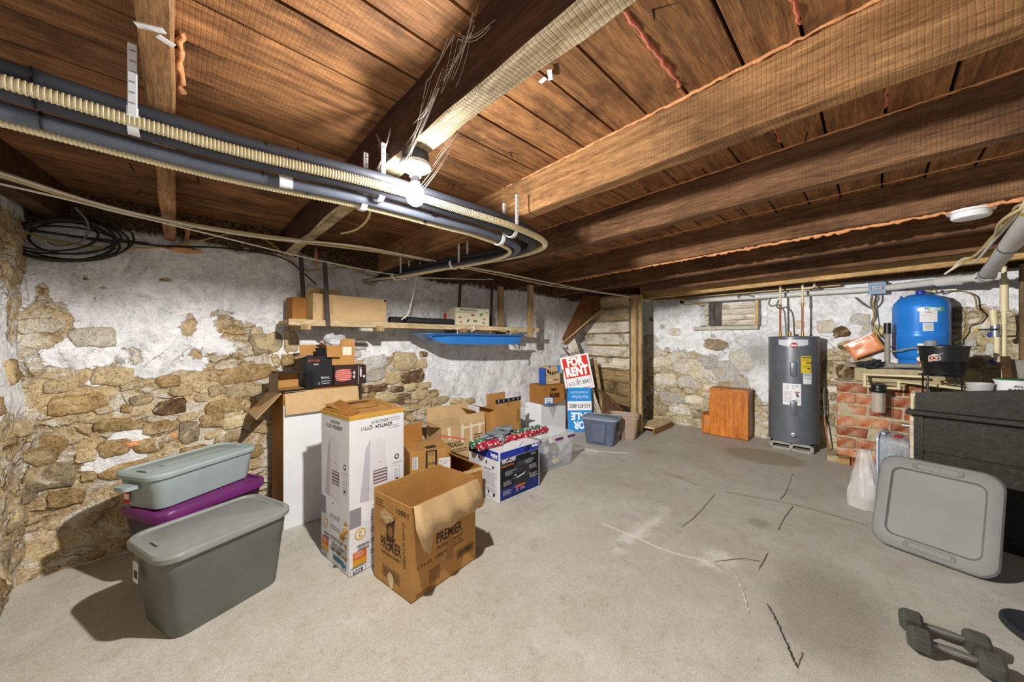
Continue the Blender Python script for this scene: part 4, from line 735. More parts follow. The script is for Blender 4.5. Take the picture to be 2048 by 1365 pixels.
pr = Print(pm, (w/2, d/2-t_, .4), (-1, 0, 0), (0, 0, 1)); pr.text('PRE-1', .1, .09, .03, '6b4a28', bold=.02); pr.done()
# ---------------------------------------------------------------- low open carton with a parcel inside
oc = carton('open_carton', 'low open carton holding a taped parcel, long flap folded out in front', (.66, .60, .34), (1.555, 2.615, 0), -2, CARD_D, open_top=True)
flap(oc, (-.33, .297, .34), (.10, .297, .34), .3, -8, CARD_D, (0, -1, 0)); flap(oc, (.32, .28, .34), (.32, -.2, .34), .2, 60, CARD_D, (-1, 0, 0)); flap(oc, (-.32, -.28, .34), (-.32, .28, .34), .16, 35, CARD, (-1, 0, 0))
flap(oc, (-.33, -.302, .34), (.33, -.302, .34), .03, 176, CARD2, (0, -1, 0), name='top_lip')
pk = carton('taped_parcel', 'brown parcel with black printed tape inside the low open carton', (.35, .30, .47), (1.60, 2.74, .008), -16, CARD)
pr = Print(pk, (-.175, -.15, 0), (1, 0, 0), (0, 0, 1)); pr.rect(.13, .0, .095, .47, '1c1c1e').rect(.145, .19, .065, .27, 'b58d55').text('MADE WITH', .178, .36, .03, '2a1c10', rot=180, bold=.03, w=.06).text('LESS MATERIAL', .178, .32, .03, '2a1c10', rot=180, bold=.03, w=.06).lines(.15, .45, .055, 3, .012, .005, '5c3a18', 3).rect(.128, .22, .022, .035, '7fb5c9').rect(.2, .22, .026, .035, '7fb5c9').rect(.02, .33, .045, .10, 'e2e2e2').bars(.025, .335, .03, .09, '7a7a7e', 8).rect(.24, .19, .1, .2, 'e4e3e2').lines(.25, .37, .08, 4, .012, .006, '9a9a9e', 9).rect(.28, .28, .05, .008, '2a2a2c').rect(.25, .235, .022, .022, '55555a').frame(.31, .39, .03, .08, .003, '5c3a18'); pr.done()
MB().box((.02, -.06, .474), (.09, .05, .01), 8).build('cable_wad', BLACKP, pk, bevel=.003)
tag(MB().blob((0, 0, 0), (.05, .045, .10), .3, 2.4, 3, seed=8).build('bubble_wrap', clear('bubble_wrap', 'dfe4ea'), smooth=80, loc=(1.33, 2.74, .40)), 'clear bubble wrap tuck beside the taped parcel', 'bubble wrap')
# ---------------------------------------------------------------- printer carton
pc = thing('printer_carton', 'white and blue printer box with torn top on the concrete', 'box', (2.27, 2.455, 0), 0)
w, d, h = .52, .43, .44
MB().box((0, 0, h/2), (w, d, h)).build('body', WHITEC, pc, bevel=.004)
pr = Print(pc, (-w/2, -d/2, 0), (1, 0, 0), (0, 0, 1)); BL = '2436a0'
pr.rect(.012, .012, .496, .355, '12141c').rect(.012, .012, .496, .10, '1c2a6a').rect(.012, .37, .496, .062, BL).poly([(.3, .37), (.36, .37), (.42, .432), (.33, .432)], '16235c').text('MFC-L2707', .115, .345, .046, 'e8e8ec', bold=.04, w=.17).text('brother', .455, .415, .04, 'f0f0f4', bold=.06, w=.085).text('RELIABILITY & VALUE', .1, .305, .024, 'c97a3a', bold=.03, w=.15).rect(.02, .325, .24, .002, '6a7090')
pr.poly([(.17, .11), (.36, .09), (.38, .16), (.38, .24), (.35, .27), (.19, .27), (.17, .23)], '2b2c33').poly([(.19, .27), (.35, .27), (.34, .305), (.23, .31)], '3a3b44').rect(.2, .18, .13, .03, '1a1b20').poly([(.21, .175), (.30, .19), (.33, .2), (.31, .18), (.22, .165)], 'd0d2d8').circ(.2, .195, .008, 'd8d8dc').rect(.2, .08, .12, .02, 'c4602e').rect(.2, .045, .03, .035, '8a5a78').text('2-in', .285, .06, .035, 'd0a0a0', bold=.03)
for q, (x, y) in enumerate(((.07, .25), (.05, .165), (.045, .085), (.33, .30), (.375, .24), (.38, .155))): pr.lines(x, y, .11, 4, .011, .004, 'b9bcc6', 30+q)
for a in ((.18, .245, .04, .002), (.18, .245, .002, .03), (.16, .17, .05, .002), (.165, .09, .05, .002), (.32, .28, .002, .025), (.35, .17, .04, .002), (.43, .1, .003, .05), (.385, .12, .003, .05)): pr.rect(*a, 'c9cbd2')
pr.lines(.4, .345, .09, 2, .012, .005, 'b9bcc6', 44); pr.done()
pr = Print(pc, (-w/2, d/2, 0), (0, -1, 0), (0, 0, 1))
pr.rect(.0, .36, .42, .075, BL).poly([(0, .435), (.0, .36), (.10, .36), (.16, .435)], '101218').text('brother', .365, .40, .042, 'f0f0f4', bold=.06, w=.09).text('at your side', .37, .377, .02, 'f0f0f4', w=.08)
for x, y in ((.14, .325), (.25, .305), (.34, .275)): pr.rect(x, y, .02, .028, '2c2c30')
pr.lines(.03, .30, .13, 9, .018, .006, '9a9aa0', 51).lines(.22, .235, .18, 8, .016, .006, '8a8a92', 52).rect(.22, .26, .1, .006, '33333a').lines(.22, .1, .18, 3, .014, .006, '9a9aa0', 53).rect(.28, .05, .018, .028, '2c2c30').rect(.35, .04, .028, .028, '2c2c30').lines(.23, .03, .15, 2, .01, .004, '9a9aa0', 54); pr.done()
MB().add([(-.2, -.21, h+.002), (-.02, -.212, h+.003), (.08, -.17, h+.022), (.02, -.1, h+.026), (-.12, -.12, h+.02)], [(0, 1, 2, 3, 4)]).build('torn_flap', WHITEC, pc, solid=.004)
MB().add([(.02, -.21, h+.002), (.22, -.20, h+.003), (.2, -.1, h+.02), (.06, -.12, h+.03)], [(0, 1, 2, 3)]).build('torn_flap', WHITEC, pc, solid=.004)
for (lab, y0_, c, c2, z) in (('red patterned roll of wrapping paper across the printer box', -.05, 'b3283a', 'e8e4e2', .0), ('green patterned roll of wrapping paper beside the red one', .045, '3f7a5c', 'e6ece6', .0)):
    t = NT('wrapping_'+c); vv = t.new('ShaderNodeTexVoronoi'); t.set(vv, 'Vector', t.obj()); vv.inputs['Scale'].default_value = 34; w2 = t.noise(38, 3)
    kk = t.mix(t.ramp(vv.outputs['Distance'], [(.32, 1), (.38, 0)]), lin(c), lin(c2)); kk = t.mix(t.ramp(w2, [(.57, 0), (.62, 1)]), kk, lin('2a2a2c'))
    q = MB().lathe([(.012, .0), (.034, .0), (.036, .01), (.036, .88), (.034, .89), (.012, .89), (.01, .6), (.01, .3)], 18, rot=Matrix.Rotation(R(90), 3, 'Y'))
    o = tag(q.build('wrapping_paper_roll', t.out(kk, .4, 0, .4), smooth=40, loc=(1.90, 2.44+y0_, .478)), lab, 'wrapping paper'); o.rotation_euler = (0, 0, R(-1))
gb = MB().blob((0, 0, .06), (.15, .07, .022), .5, 3, 3, seed=2).blob((.12, .03, .075), (.10, .06, .028), .5, 3.3, 3, seed=5).blob((-.02, -.08, .03), (.05, .04, .035), .5, 3, 3, seed=9)
tag(gb.build('plastic_bag', M('grey_bag', '8f969c', .4, .15, 20, .5, 25), smooth=80, loc=(2.18, 2.46, .47)), 'crumpled grey plastic bag lying on the wrapping paper rolls', 'bag')
tag(MB().beam((1.80, 2.90, .50), (2.02, 2.74, .452), .022, .01).build('paper_roll_sleeve', flat('red_white_sleeve', 'c9503e'), bevel=.003), 'thin red and white paper sleeve between the parcel and printer box', 'sleeve')
# ---------------------------------------------------------------- clear tote with ornaments
ct = thing('clear_tote', 'clear plastic tote full of ornaments with purple latches', 'storage tote', (3.06, 2.60, 0), -4)
CL = clear('clear_plastic', 'dfe3e8', .2, .1); b = MB(); b.loft([rrect(.46, .36, .04, 0), rrect(.47, .37, .04, .012), rrect(.53, .42, .05, .34), rrect(.545, .435, .05, .342), rrect(.545, .435, .05, .365), rrect(.52, .41, .045, .365), rrect(.46, .36, .035, .014)]); b.build('body', CL, ct, smooth=40)
for sx in (-1, 1): MB().box((sx*.1+.07, -.222, .335), (.12, .012, .028)).build('latch', PPURP, ct, bevel=.004)
for q, (x, y, r_, c, lab) in enumerate(((-.12, -.1, .035, '8fae7a', 'green'), (-.06, -.12, .032, '6a4a9a', 'purple'), (.0, -.11, .034, 'b9c98a', 'pale lime'), (.06, -.1, .036, 'c9b06a', 'gold'), (-.02, -.05, .032, '7fa59a', 'teal'), (.12, -.08, .036, 'b0a8a0', 'silver'), (.1, -.02, .035, 'a58aa8', 'mauve'))):
    p = ct.matrix_basis @ Vector((x, y, .014+r_))
    o = thing('bauble', lab+' glass bauble inside the clear tote', 'ornament', p, 0, 'baubles in the clear tote'); MB().lathe([(.001, -r_)]+[(r_*math.sin(R(a)), -r_*math.cos(R(a))) for a in range(20, 180, 20)]+[(.006, r_)], 16).build('ball', M('bauble_'+c, c, .15, .05, 5, 0, 40, .3), o, smooth=80); MB().lathe([(.007, r_-.002), (.007, r_+.008)], 8).build('cap', STEEL, o)
p = ct.matrix_basis @ Vector((-.15, .0, .02)); ib = carton('small_carton', 'navy and white gift box inside the clear tote', (.10, .26, .26), (p.x, p.y, p.z), 4, M('navy_board', '2c3a66', .5, .1)); pr = Print(ib, (-.05, -.13, 0), (1, 0, 0), (0, 0, 1)); pr.rect(.01, .16, .08, .07, 'd5d8e0').rect(.015, .1, .06, .03, '9aa8d0'); pr.done()
p = ct.matrix_basis @ Vector((.12, .08, .13)); tag(MB().blob((0, 0, 0), (.1, .08, .11), .25, 2, 3, seed=2).build('tissue_bundle', M('tissue', 'cfc4bc', .8, .12, 20, .4, 30), smooth=80, loc=p), 'bundle of tissue wrapped ornaments in the clear tote', 'bundle')
# ---------------------------------------------------------------- cartons behind
ab = carton('shipping_carton', 'tall open kraft shipping carton with black taped flap standing upright', (.42, .27, .62), (2.80, 3.10, 0), 2, CARD, open_top=True)
flap(ab, (-.21, -.132, .62), (.21, -.132, .62), .11, 2, CARD, (0, 1, 0)); flap(ab, (-.1, .13, .62), (.21, .13, .62), .14, -4, CARD, (0, -1, 0)); flap(ab, (.208, -.13, .62), (.208, .13, .62), .16, 105, CARD2, (1, 0, 0)); flap(ab, (-.208, -.13, .62), (-.208, .13, .62), .12, 70, CARD, (-1, 0, 0))
pr = Print(ab, (-.21, -.138, 0), (1, 0, 0), (0, 0, 1)); pr.rect(.0, .69, .42, .045, '1c1c1e'); [pr.rect(.04+.08*q, .70, .02, .03, '8a9aa4') for q in range(5)]; pr.circ(.21, .66, .014, '5c3a18').circ(.21, .66, .008, 'b58549').frame(.355, .44, .04, .14, .003, '5c3a18'); [pr.rect(.36, .455+q*.025, .03, .006, '7a4a30') for q in range(5)]; pr.done()
pr = Print(ab, (.21, -.135, 0), (0, 1, 0), (0, 0, 1)); pr.poly([(.05+.16*i/10, .36+.05*math.sin(math.pi*i/10)) for i in range(11)]+[(.21-.16*i/10, .345+.05*math.sin(math.pi*(10-i)/10)) for i in range(11)], '1c1c1e').rect(.1, .2, .08, .07, '1c1c1e').rect(.12, .5, .07, .07, '1c1c1e'); pr.done()
vb = carton('moving_carton', 'open brown carton taped with white strips against the stone wall', (.55, .34, .50), (2.27, 3.25, 0), -5, CARD2, open_top=True)
flap(vb, (-.27, .165, .5), (.27, .165, .5), .16, 5, CARD2, (0, 1, 0)); flap(vb, (-.27, -.16, .5), (-.27, .16, .5), .17, 75, CARD2, (-1, 0, 0), jag=.3, seed=5); flap(vb, (.27, -.16, .5), (.27, .16, .5), .16, -45, CARD, (1, 0, 0)); flap(vb, (-.06, -.168, .5), (.27, -.168, .5), .10, -6, CARD2, (0, -1, 0))
pr = Print(vb, (-.275, -.17, 0), (1, 0, 0), (0, 0, 1)); pr.text('VERSA2GO', .16, .30, .075, '2a1c10', bold=.03, w=.22).lines(.06, .24, .26, 2, .024, .011, '3a2814', 3).rect(.08, .36, .035, .13, 'ddd2b8', rot=8).rect(.24, .30, .03, .2, 'ddd2b8').rect(.35, .22, .03, .28, 'ddd2b8').rect(.46, .36, .03, .14, 'ddd2b8').rect(.24, .455, .3, .025, 'ddd2b8', rot=3).lines(.4, .36, .12, 3, .03, .012, '2a1c10', 6).text('8', .51, .29, .06, '2a1c10', bold=.03); pr.done()
wb = carton('white_carton', 'glossy white carton with notched panel under the book fair box', (.60, .30, .50), (4.03, 3.44, 0), 2, WHITEC)
pr = Print(wb, (-.3, -.15, 0), (1, 0, 0), (0, 0, 1)); pr.poly([(.15, .5), (.42, .5), (.28, .26)], 'b4b6ba').lines(.38, .2, .04, 8, .016, .003, 'b4b6ba', 2).rect(.148, .02, .003, .46, 'c2c4c8'); pr.done()
sb = carton('file_carton', 'brown lidded file box with blue label on the glossy white carton', (.40, .32, .255), (3.96, 3.36, .503), -10, CARD_D)
MB().box((0, 0, .235), (.412, .332, .06)).build('lid', CARD_D, sb, bevel=.004)
pr = Print(sb, (-.2, -.167, 0), (1, 0, 0), (0, 0, 1)); pr.rect(.14, .185, .1, .03, '241608').text('Scholastic', .21, .135, .055, '241608', bold=.03, w=.2).text('Book Fairs', .21, .1, .05, '241608', bold=.05, w=.17).rect(.01, -.005, .17, .105, '2f80cc').rect(.022, .012, .146, .078, 'e8eaee').text('Picture', .095, .07, .034, '8a8f98', bold=.03).text('Books', .095, .04, .034, '5a6a88', bold=.03).rect(.06, .012, .06, .012, '2f60b0'); pr.done()
sm = carton('shoe_carton', 'kraft box with blue corners and dark ovals on the file box', (.27, .12, .265), (4.02, 3.34, .77), -12, CARD2)
pr = Print(sm, (-.135, -.06, 0), (1, 0, 0), (0, 0, 1)); [pr.circ(.045+.042*q, .185-.03*math.sin(math.pi*(q+.7)/5.5)-(0 if q else -.01), .019-.002*q, '2a1a0e', .034-.003*q, rot=20-8*q) for q in range(5)]; pr.poly([(.05, .265), (.09, .265), (.09, .235), (.055, .24)], '2f60c0').poly([(.2, .265), (.27, .265), (.27, .22), (.25, .15), (.22, .16), (.225, .22)], '2f80cc').text('IDEAL', .09, .055, .03, 'e3dcc8', bold=.02).text('OREGON', .19, .055, .034, '1c1c20', bold=.04, w=.1).rect(.0, .12, .012, .018, '1c1c20'); pr.done()
bk = tag(MB().box((0, 0, .12), (.03, .13, .24)).build('blue_binder', M('blue_board', '2a52a8', .5, .08), bevel=.004, loc=(3.86, 3.36, .77)), 'slim blue box beside the oval printed kraft box', 'box'); bk.rotation_euler = (0, 0, R(-12))
# ---------------------------------------------------------------- yard signs (facing the room, square to each other)
def sign(name, label, loc, rz, w, h, tilt, lean, z0):
    e = thing(name, label, 'sign', loc, rz); e.rotation_euler = (R(-lean), R(-tilt), R(rz)); return e
fs = sign('for_sale_sign', 'blue and white for sale sign leaning upside down beside the white carton', (4.52, 3.16, .004), -40, .36, .66, 0, 6, 0)
MB().box((0, .003, .335), (.38, .006, .67)).build('panel', WHITEP, fs, bevel=.001)
SB = '2386d0'; pr = Print(fs, (-.19, 0, 0), (1, 0, 0), (0, 0, 1)); pr.rect(0, .0, .38, .32, SB).rect(.0, .46, .38, .21, SB).text('FOR', .21, .10, .16, 'eef2f6', rot=180, bold=.04, w=.24).text('SALE', .2, .235, .15, 'eef2f6', rot=180, bold=.04, w=.30).text('610-873-8800', .19, .39, .09, '26272c', rot=180, bold=.01, w=.33).text('Classic Real Estate', .2, .525, .06, 'e6eef6', rot=180, bold=.0, w=.26).text('OF CHESTER COUNTY', .19, .60, .04, 'e6eef6', rot=180, bold=.0, w=.28); pr.done()
fr = sign('for_rent_sign', 'red and white for rent sign on a wire stake, tilted', (4.66, 3.25, .62), -44, .46, .56, 11, 3, .62)
MB().box((0, .004, .28), (.46, .006, .56)).build('panel', WHITEP, fr, bevel=.001)
RD = 'd02a22'; pr = Print(fr, (-.23, 0, 0), (1, 0, 0), (0, 0, 1)); pr.rect(.03, .215, .40, .32, RD).frame(.03, .025, .40, .19, .007, RD).text('FOR', .225, .455, .19, 'f4f2f0', bold=.06, w=.27).text('RENT', .23, .30, .19, 'f4f2f0', bold=.06, w=.36).text('610-383 8840', .235, .115, .10, '1c1a1a', bold=-.005, w=.34); pr.done()
wf = MB()
for x in (-.16, .16): wf.tube([(x, .012, .60), (x, .014, -.60)], .004, 5)
wf.tube([(-.2, .012, .60), (.18, .012, .60)], .004, 5).tube([(-.2, .012, .60), (-.21, .012, .48)], .004, 5).tube([(-.16, .013, .1), (.16, .013, .1)], .004, 5).tube([(-.02, -.004, .56), (-.02, -.004, .1)], .0025, 5)
wf.build('wire_stake', M('dark_wire', '3a3632', .5, .1, 9, 0, 50, .6), fr)
# ---------------------------------------------------------------- slate tote, tan basket
st_ = tote('storage_tote', 'slate blue tote with snap lid beside the tan basket', .50, .36, .37, (4.22, 2.60, 0), -74, PSLATE, PSLATEL, tap=.78, rc=.06, lidh=.03, seam=.8)
for s in (-1,): MB().loft([rrect(.17, .02, .009, .0), rrect(.20, .02, .009, .25)], (True, True)).build('recess_panel', PSLATE, st_, smooth=40).location = (0, s*.163, .05)
MB().box((.236, .0, .24), (.012, .09, .12)).build('handle_recess', BLACKP, st_, bevel=.004)
pr = Print(st_, (.226, -.06, .05), (0, 1, 0), (.12, 0, 1)); pr.rect(0, 0, .05, .15, 'e0dede').rect(.008, .06, .034, .06, 'b03a34').lines(.008, .045, .034, 3, .012, .005, '8a8a8e'); pr.done('sticker')
tn = thing('open_basket', 'open tan plastic basket with hand holes beside the newel post', 'basket', (4.74, 2.56, 0), -68)
b = MB(); b.loft([rrect(.34, .30, .05, 0), rrect(.36, .31, .05, .012), rrect(.43, .36, .06, .29), rrect(.45, .38, .06, .295), rrect(.45, .38, .06, .33), rrect(.42, .35, .055, .33), rrect(.345, .295, .045, .02)]); b.build('body', PTAN, tn, smooth=40)
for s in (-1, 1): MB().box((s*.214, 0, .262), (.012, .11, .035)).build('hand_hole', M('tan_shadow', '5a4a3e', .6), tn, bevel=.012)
for z in (.1, .2): MB().loft([rrect(.385+.26*(z-.1)*.7, .325+.2*(z-.1), .05, z), rrect(.388+.26*(z-.1)*.7, .328+.2*(z-.1), .05, z+.008)]).build('moulded_rib', PTAN, tn, smooth=40)
# ---------------------------------------------------------------- winder stairs in the corner
sc = thing('winder_stairs', 'old wooden winder stairs boxed into the corner beside a newel post', 'stairs', (0, 0, 0))
px_, py_ = 5.10, 2.62; n = 9
for i in range(n):
    z0_ = .36+.195*i; a = 64+2.6*i; Ld = 1.02 if i < 6 else .98
    dx, dy = math.cos(R(a)), math.sin(R(a))
    p0 = Vector((px_+dx*.04, py_+dy*.04, z0_+.097)); p1 = Vector((px_+dx*Ld, py_+dy*Ld, z0_+.097))
    mt = CHERRY if i == 1 else (OLDW if i in (0, 2) else (OLDWW if i in (3, 4, 5, 6) else PLANK))
    lx = (p1-p0).length; o = MB().box((0, lx/2, 0), (.024, lx, .17)).build('riser', OLDW if i == 1 else mt, sc, bevel=.002, loc=p0); o.rotation_euler = (0, 0, R(a-90))
    q = MB().prism([(0.03, 0), (0.03, Ld), (-.03, Ld), (-.05, 0)], z0_+.185, z0_+.212) if False else MB().add([(-.07, 0, 0), (.05, 0, 0), (.10, lx, 0), (-.06, lx, 0), (-.07, 0, .024), (.05, 0, .024), (.10, lx, .024), (-.06, lx, .024)], [(0, 1, 2, 3), (4, 5, 6, 7), (0, 4, 5, 1), (1, 5, 6, 2), (2, 6, 7, 3), (3, 7, 4, 0)])
    q = q.build('tread', OLDW, sc, bevel=.002, loc=(p0.x, p0.y, z0_+.184)); q.rotation_euler = (0, 0, R(a-90)); q.scale = (1, 1, 1)
MB().box((5.03, 2.53, 1.05), (.085, .085, 2.1)).build('newel_post', POSTW, sc, bevel=.004)
MB().box((5.10, 2.47, 1.05), (.05, .05, 2.1)).build('newel_post', POSTW, sc, bevel=.003)
MB().box((5.50, 2.42, .09), (.70, .26, .025)).build('step_board', PLANK, sc, bevel=.003); MB().box((5.50, 2.29, .04), (.70, .022, .08)).build('step_riser', wood('step_riser_wood', '6b4a2c', '9a7248', 0, 4., 0, .05), sc, bevel=.003)
MB().box((5.50, 2.52, .04), (.70, .02, .08)).build('step_riser', wood('step_riser_wood', '', ''), sc, bevel=.003)
# boarded slope panel over the wall edge
MB().add([(4.724,3.251,2.131), (4.909,3.072,2.131), (4.932,3.050,1.890), (4.516,3.452,1.328), (4.482,3.485,1.440)], [(0, 1, 2, 3, 4)]).build('sloped_board', wood('sloped_board', '4c2e16', '7a5028', 2, 4., 0, .03, .8, .6), sc, solid=.03)
MB().beam((4.903,3.023,1.902), (4.438,3.471,1.344), .035, .025).build('sloped_trim', POSTW, sc, bevel=.003)
MB().beam((4.648,3.491,1.523), (5.061,3.092,-0.068), .15, .03, up=(.7, .7, 0)).build('stringer', OLDWW, sc, bevel=.003)
MB().beam((4.557,3.523,1.294), (4.674,3.410,1.082), .02, .02).build('brace', M('rust_bar', '6b3a22', .7, .2), sc)
MB().beam((4.915,3.150,1.084), (5.043,3.026,-0.085), .05, .05).build('brace', OLDW, sc, bevel=.003)
MB().add([(4.949,3.033,0.621), (5.247,2.648,0.155), (5.247,2.648,0.012), (4.944,3.039,-0.005)], [(0, 1, 2, 3)]).build('under_stair_board', DARKW, sc, solid=.02)
MB().beam((4.781,3.029,0.654), (4.978,2.700,0.328), .03, .03).build('brace', DARKW, sc)
# ---------------------------------------------------------------- blocked window in the rear wall
wn = struct(bpy.data.objects.new('window_1', None)); link(wn)
def eb(c, sz, name, m, par): 
    o = MB().box((0, 0, 0), sz).build(name, m, par, bevel=.003, loc=c); o.rotation_euler = (0, 0, R(2.4)); return o
for j in range(4): eb((6.22, 1.56, 1.685+j*.085), (.03, .72, .08), 'board', OLDWW, wn)
for j, y in enumerate((1.80, 1.71)): eb((6.16, y, 1.82), (.03, .085, .36), 'shutter_slat', wood('shutter_grey', '3c3632', '6e665e', 2, 4., 0, .1, .85, .4), wn)
eb((6.10, 1.60, 1.60), (.16, .86, .05), 'window_sill', M('sill_stone', 'b9b4a4', .9, .2, 12, .5, 50), wn)
eb((6.17, 2.00, 1.83), (.05, .05, .42), 'window_frame', POSTW, wn); eb((6.17, 1.20, 1.83), (.05, .04, .42), 'window_frame', POSTW, wn)
eb((6.10, 1.90, 1.635), (.03, .07, .016), 'latch', BLACKP, wn)
# conduits along the rear wall
def ywall(y): return 6.05+(3.9-y)*.042
def epath(y0_, z0_, y1_, z1_, off): return [(ywall(y0_)-off, y0_, z0_), (ywall(y1_)-off, y1_, z1_)]
cd = thing('service_conduit', 'long white drain conduit fixed along the rear stone wall', 'pipe', (0, 0, 0))
MB().tube(epath(2.0, 2.045, .0, 2.03, .12), .034, 14).build('pipe', CREAMW, cd, smooth=50)
MB().tube(epath(2.15, 2.045, 2.0, 2.045, .12), .045, 14).build('coupling', CREAMW, cd, smooth=50); MB().tube(epath(2.22, 2.045, 2.15, 2.045, .12), .03, 14).build('rubber_sleeve', BLACKR, cd, smooth=50)
tag(MB().tube(epath(2.6, 2.10, .3, 2.105, .17), .013, 10).build('water_pipe', M('old_copper', 'a88a5c', .45, .25, 14, .06, 80, .5), smooth=50), 'copper water pipe running under the rear beam', 'pipe')
for q in range(3): tag(MB().tube([(ywall(2.6)-.25+.02*q, 2.62, 2.09), (ywall(2.2)-.2, 2.25-.03*q, 2.08), (ywall(2.0)-.12, 1.98-.02*q, 2.0-.012*q), (ywall(1.9)-.1, 1.86, 1.99), (ywall(1.9)-.08, 1.80, 2.03)], .006, 6, res=6).build('electric_cable', (YEL, CRM, YEL)[q], smooth=60), ('yellow cable', 'cream cable', 'second yellow cable')[q]+' sagging from stair top to the blocked window', 'cable')
tag(MB().tube([(ywall(1.3)-.18, 1.30+.1*math.cos(a*.55), 2.055+.022*math.sin(a*.9)) for a in range(0, 14)], .004, 6, res=4).build('electric_cable', BLK, smooth=60), 'small black wire loop on the rear conduit', 'cable')
# electrical box
eb_ = thing('junction_box', 'grey metal junction box with blue and white label on the rear beam', 'electrical box', (ywall(-.02)-.16, -.02, 1.965), 2)
MB().box((0, 0, .065), (.07, .14, .13)).build('body', STEEL, eb_, bevel=.004); MB().box((-.037, 0, .065), (.006, .15, .14)).build('cover', M('box_cover', '7f92a8', .4, .1), eb_, bevel=.003)
MB().box((.02, 0, .17), (.05, .12, .09)).build('mount_bracket', M('bracket_brown', '6a5240', .6), eb_, bevel=.003)
pr = Print(eb_, (-.04, .06, .03), (0, -1, 0), (0, 0, 1)); pr.rect(.01, .015, .1, .05, '26305c'); [pr.rect(.014, .02+.012*q, .09, .005, 'e0e6f0') for q in range(4)]; pr.done('label')
tag(MB().tube([(ywall(-.02)-.17, .02, 1.965), (ywall(0)-.14, .03, 1.85), (ywall(0)-.1, -.0, 1.72), (ywall(0)-.09, .02, 1.60), (ywall(0)-.09, -.06, 1.5), (ywall(0)-.08, -.1, 1.5)], .009, 7, res=6).build('electric_cable', GRY, smooth=60), 'grey flex hanging from the junction box behind the orange bag', 'cable')
tag(MB().tube([(ywall(0)-.17, -.03, 1.965), (ywall(0)-.15, -.03, 1.88), (ywall(0)-.12, .02, 1.8), (ywall(0)-.09, .1, 1.86), (ywall(0)-.07, .17, 1.95)], .009, 7, res=6).build('electric_cable', GRY, smooth=60), 'grey flex looping beside the junction box', 'cable')
# white drain pipe
dp = thing('drain_pipe', 'fat white drain pipe crossing below the joists by the blue tank', 'pipe', (0, 0, 0))
ce = Vector((5.35, -.72, 1.99))
MB().tube([(ywall(-.05)-.16, -.10, 2.03), (5.85, -.30, 2.02), (5.62, -.5, 2.01), ce], .036, 16, res=5).build('branch_pipe', CREAMW, dp, smooth=50)
MB().tube([(5.66, -.46, 2.01), (5.52, -.58, 2.0)], .05, 16).build('coupling', CREAMW, dp, smooth=50); MB().tube([(5.40, -.68, 1.995), ce, (5.2, -.70, 1.99)], .052, 16).build('elbow', CREAMW, dp, smooth=50)
MB().tube([(5.3, -.70, 1.99), (3.2, -.57, 2.045), (2.2, -.53, 2.06)], .048, 18).build('main_pipe', CREAMW, dp, smooth=50)
for x, y, z in ((5.12, -.69, 1.995), (3.95, -.617, 2.026)): MB().tube([(x+.008, y, z), (x-.008, y+.001, z)], .051, 18).build('rubber_ring', BLACKR, dp, smooth=50)
# tangle of cables at the right
for q in range(6):
    rs = random.Random(q+40); A_ = Vector((2.994,-0.518,2.090))+Vector((0, 0, rs.uniform(-.08, .05))); P = [A_, Vector((3.270,-0.504,2.090))+Vector((rs.uniform(-.03, .03), rs.uniform(-.03, .03), rs.uniform(-.05, .03))), Vector((3.944,-0.549,2.080))+Vector((0, 0, rs.uniform(-.02, .02))), Vector((4.448,-0.539,2.060))+Vector((0, 0, rs.uniform(-.05, .02))), Vector((4.667,-0.503,2.050))+Vector((0, 0, rs.uniform(-.02, .03))), Vector((4.789,-0.482,2.030))+Vector((0,.012*q,-.01*q))]
    tag(MB().tube(P, .008, 7, res=6).build('electric_cable', (YEL, CRM, WHT)[q % 3], smooth=60), ('yellow', 'cream', 'white')[q % 3]+' cable in the tangle above the fat drain pipe', 'cable', 'tangled cables above the drain pipe')
# ---------------------------------------------------------------- cherry cabinet
cb = thing('filing_cabinet', 'orange cherry veneer cabinet with one drawer slightly open', 'cabinet', (5.915, 1.47, 0), 2)
MB().box((0, 0, .345), (.33, .48, .67)).build('body', CHERRY, cb, bevel=.003); MB().box((0, 0, .69), (.35, .50, .024)).build('top', CHERRY, cb, bevel=.003)
dr = MB().box((0.01, .285, .15), (.30, .10, .27)).build('drawer', CHERRY, cb, bevel=.003); MB().box((-.143, .285, .19), (.006, .095, .014)).build('drawer_slide', STEEL, dr)
MB().box((0.01, .25, .43), (.30, .022, .25)).build('drawer_front', CHERRY, cb, bevel=.003); MB().box((.01, .345, .15), (.32, .02, .30)).build('drawer_front', CHERRY, cb, bevel=.003)
# ---------------------------------------------------------------- water heater on a concrete block
HX, HY, HR = 5.87, .745, .262
bl_ = thing('concrete_block', 'hollow concrete block under the water heater', 'block', (HX-.03, HY, 0), 2)
CONC = M('block_concrete', '9c9890', .9, .2, 14, .5, 70)
b = MB(); b.box((0, 0, .085), (.38, .44, .03)).box((0, 0, .015), (.38, .44, .03)); [b.box((0, y, .05), (.38, .035, .1)) for y in (-.2025, 0, .2025)]; b.build('body', CONC, bl_, bevel=.004)
wh = thing('water_heater', 'dark grey cylindrical electric water heater on a concrete block', 'water heater', (HX, HY, .102))
HG = M('heater_enamel', '666c73', .35, .12, 6, .05, 60, .25)
MB().lathe([(HR-.02, 0), (HR, .006), (HR, 1.335), (HR+.006, 1.338), (HR+.006, 1.352), (HR-.01, 1.358), (.02, 1.366)], 48).build('tank', HG, wh, smooth=40)
MB().lathe([(HR+.003, .018), (HR+.004, .03), (HR+.003, .036)], 48).build('base_seam', HG, wh, smooth=40)
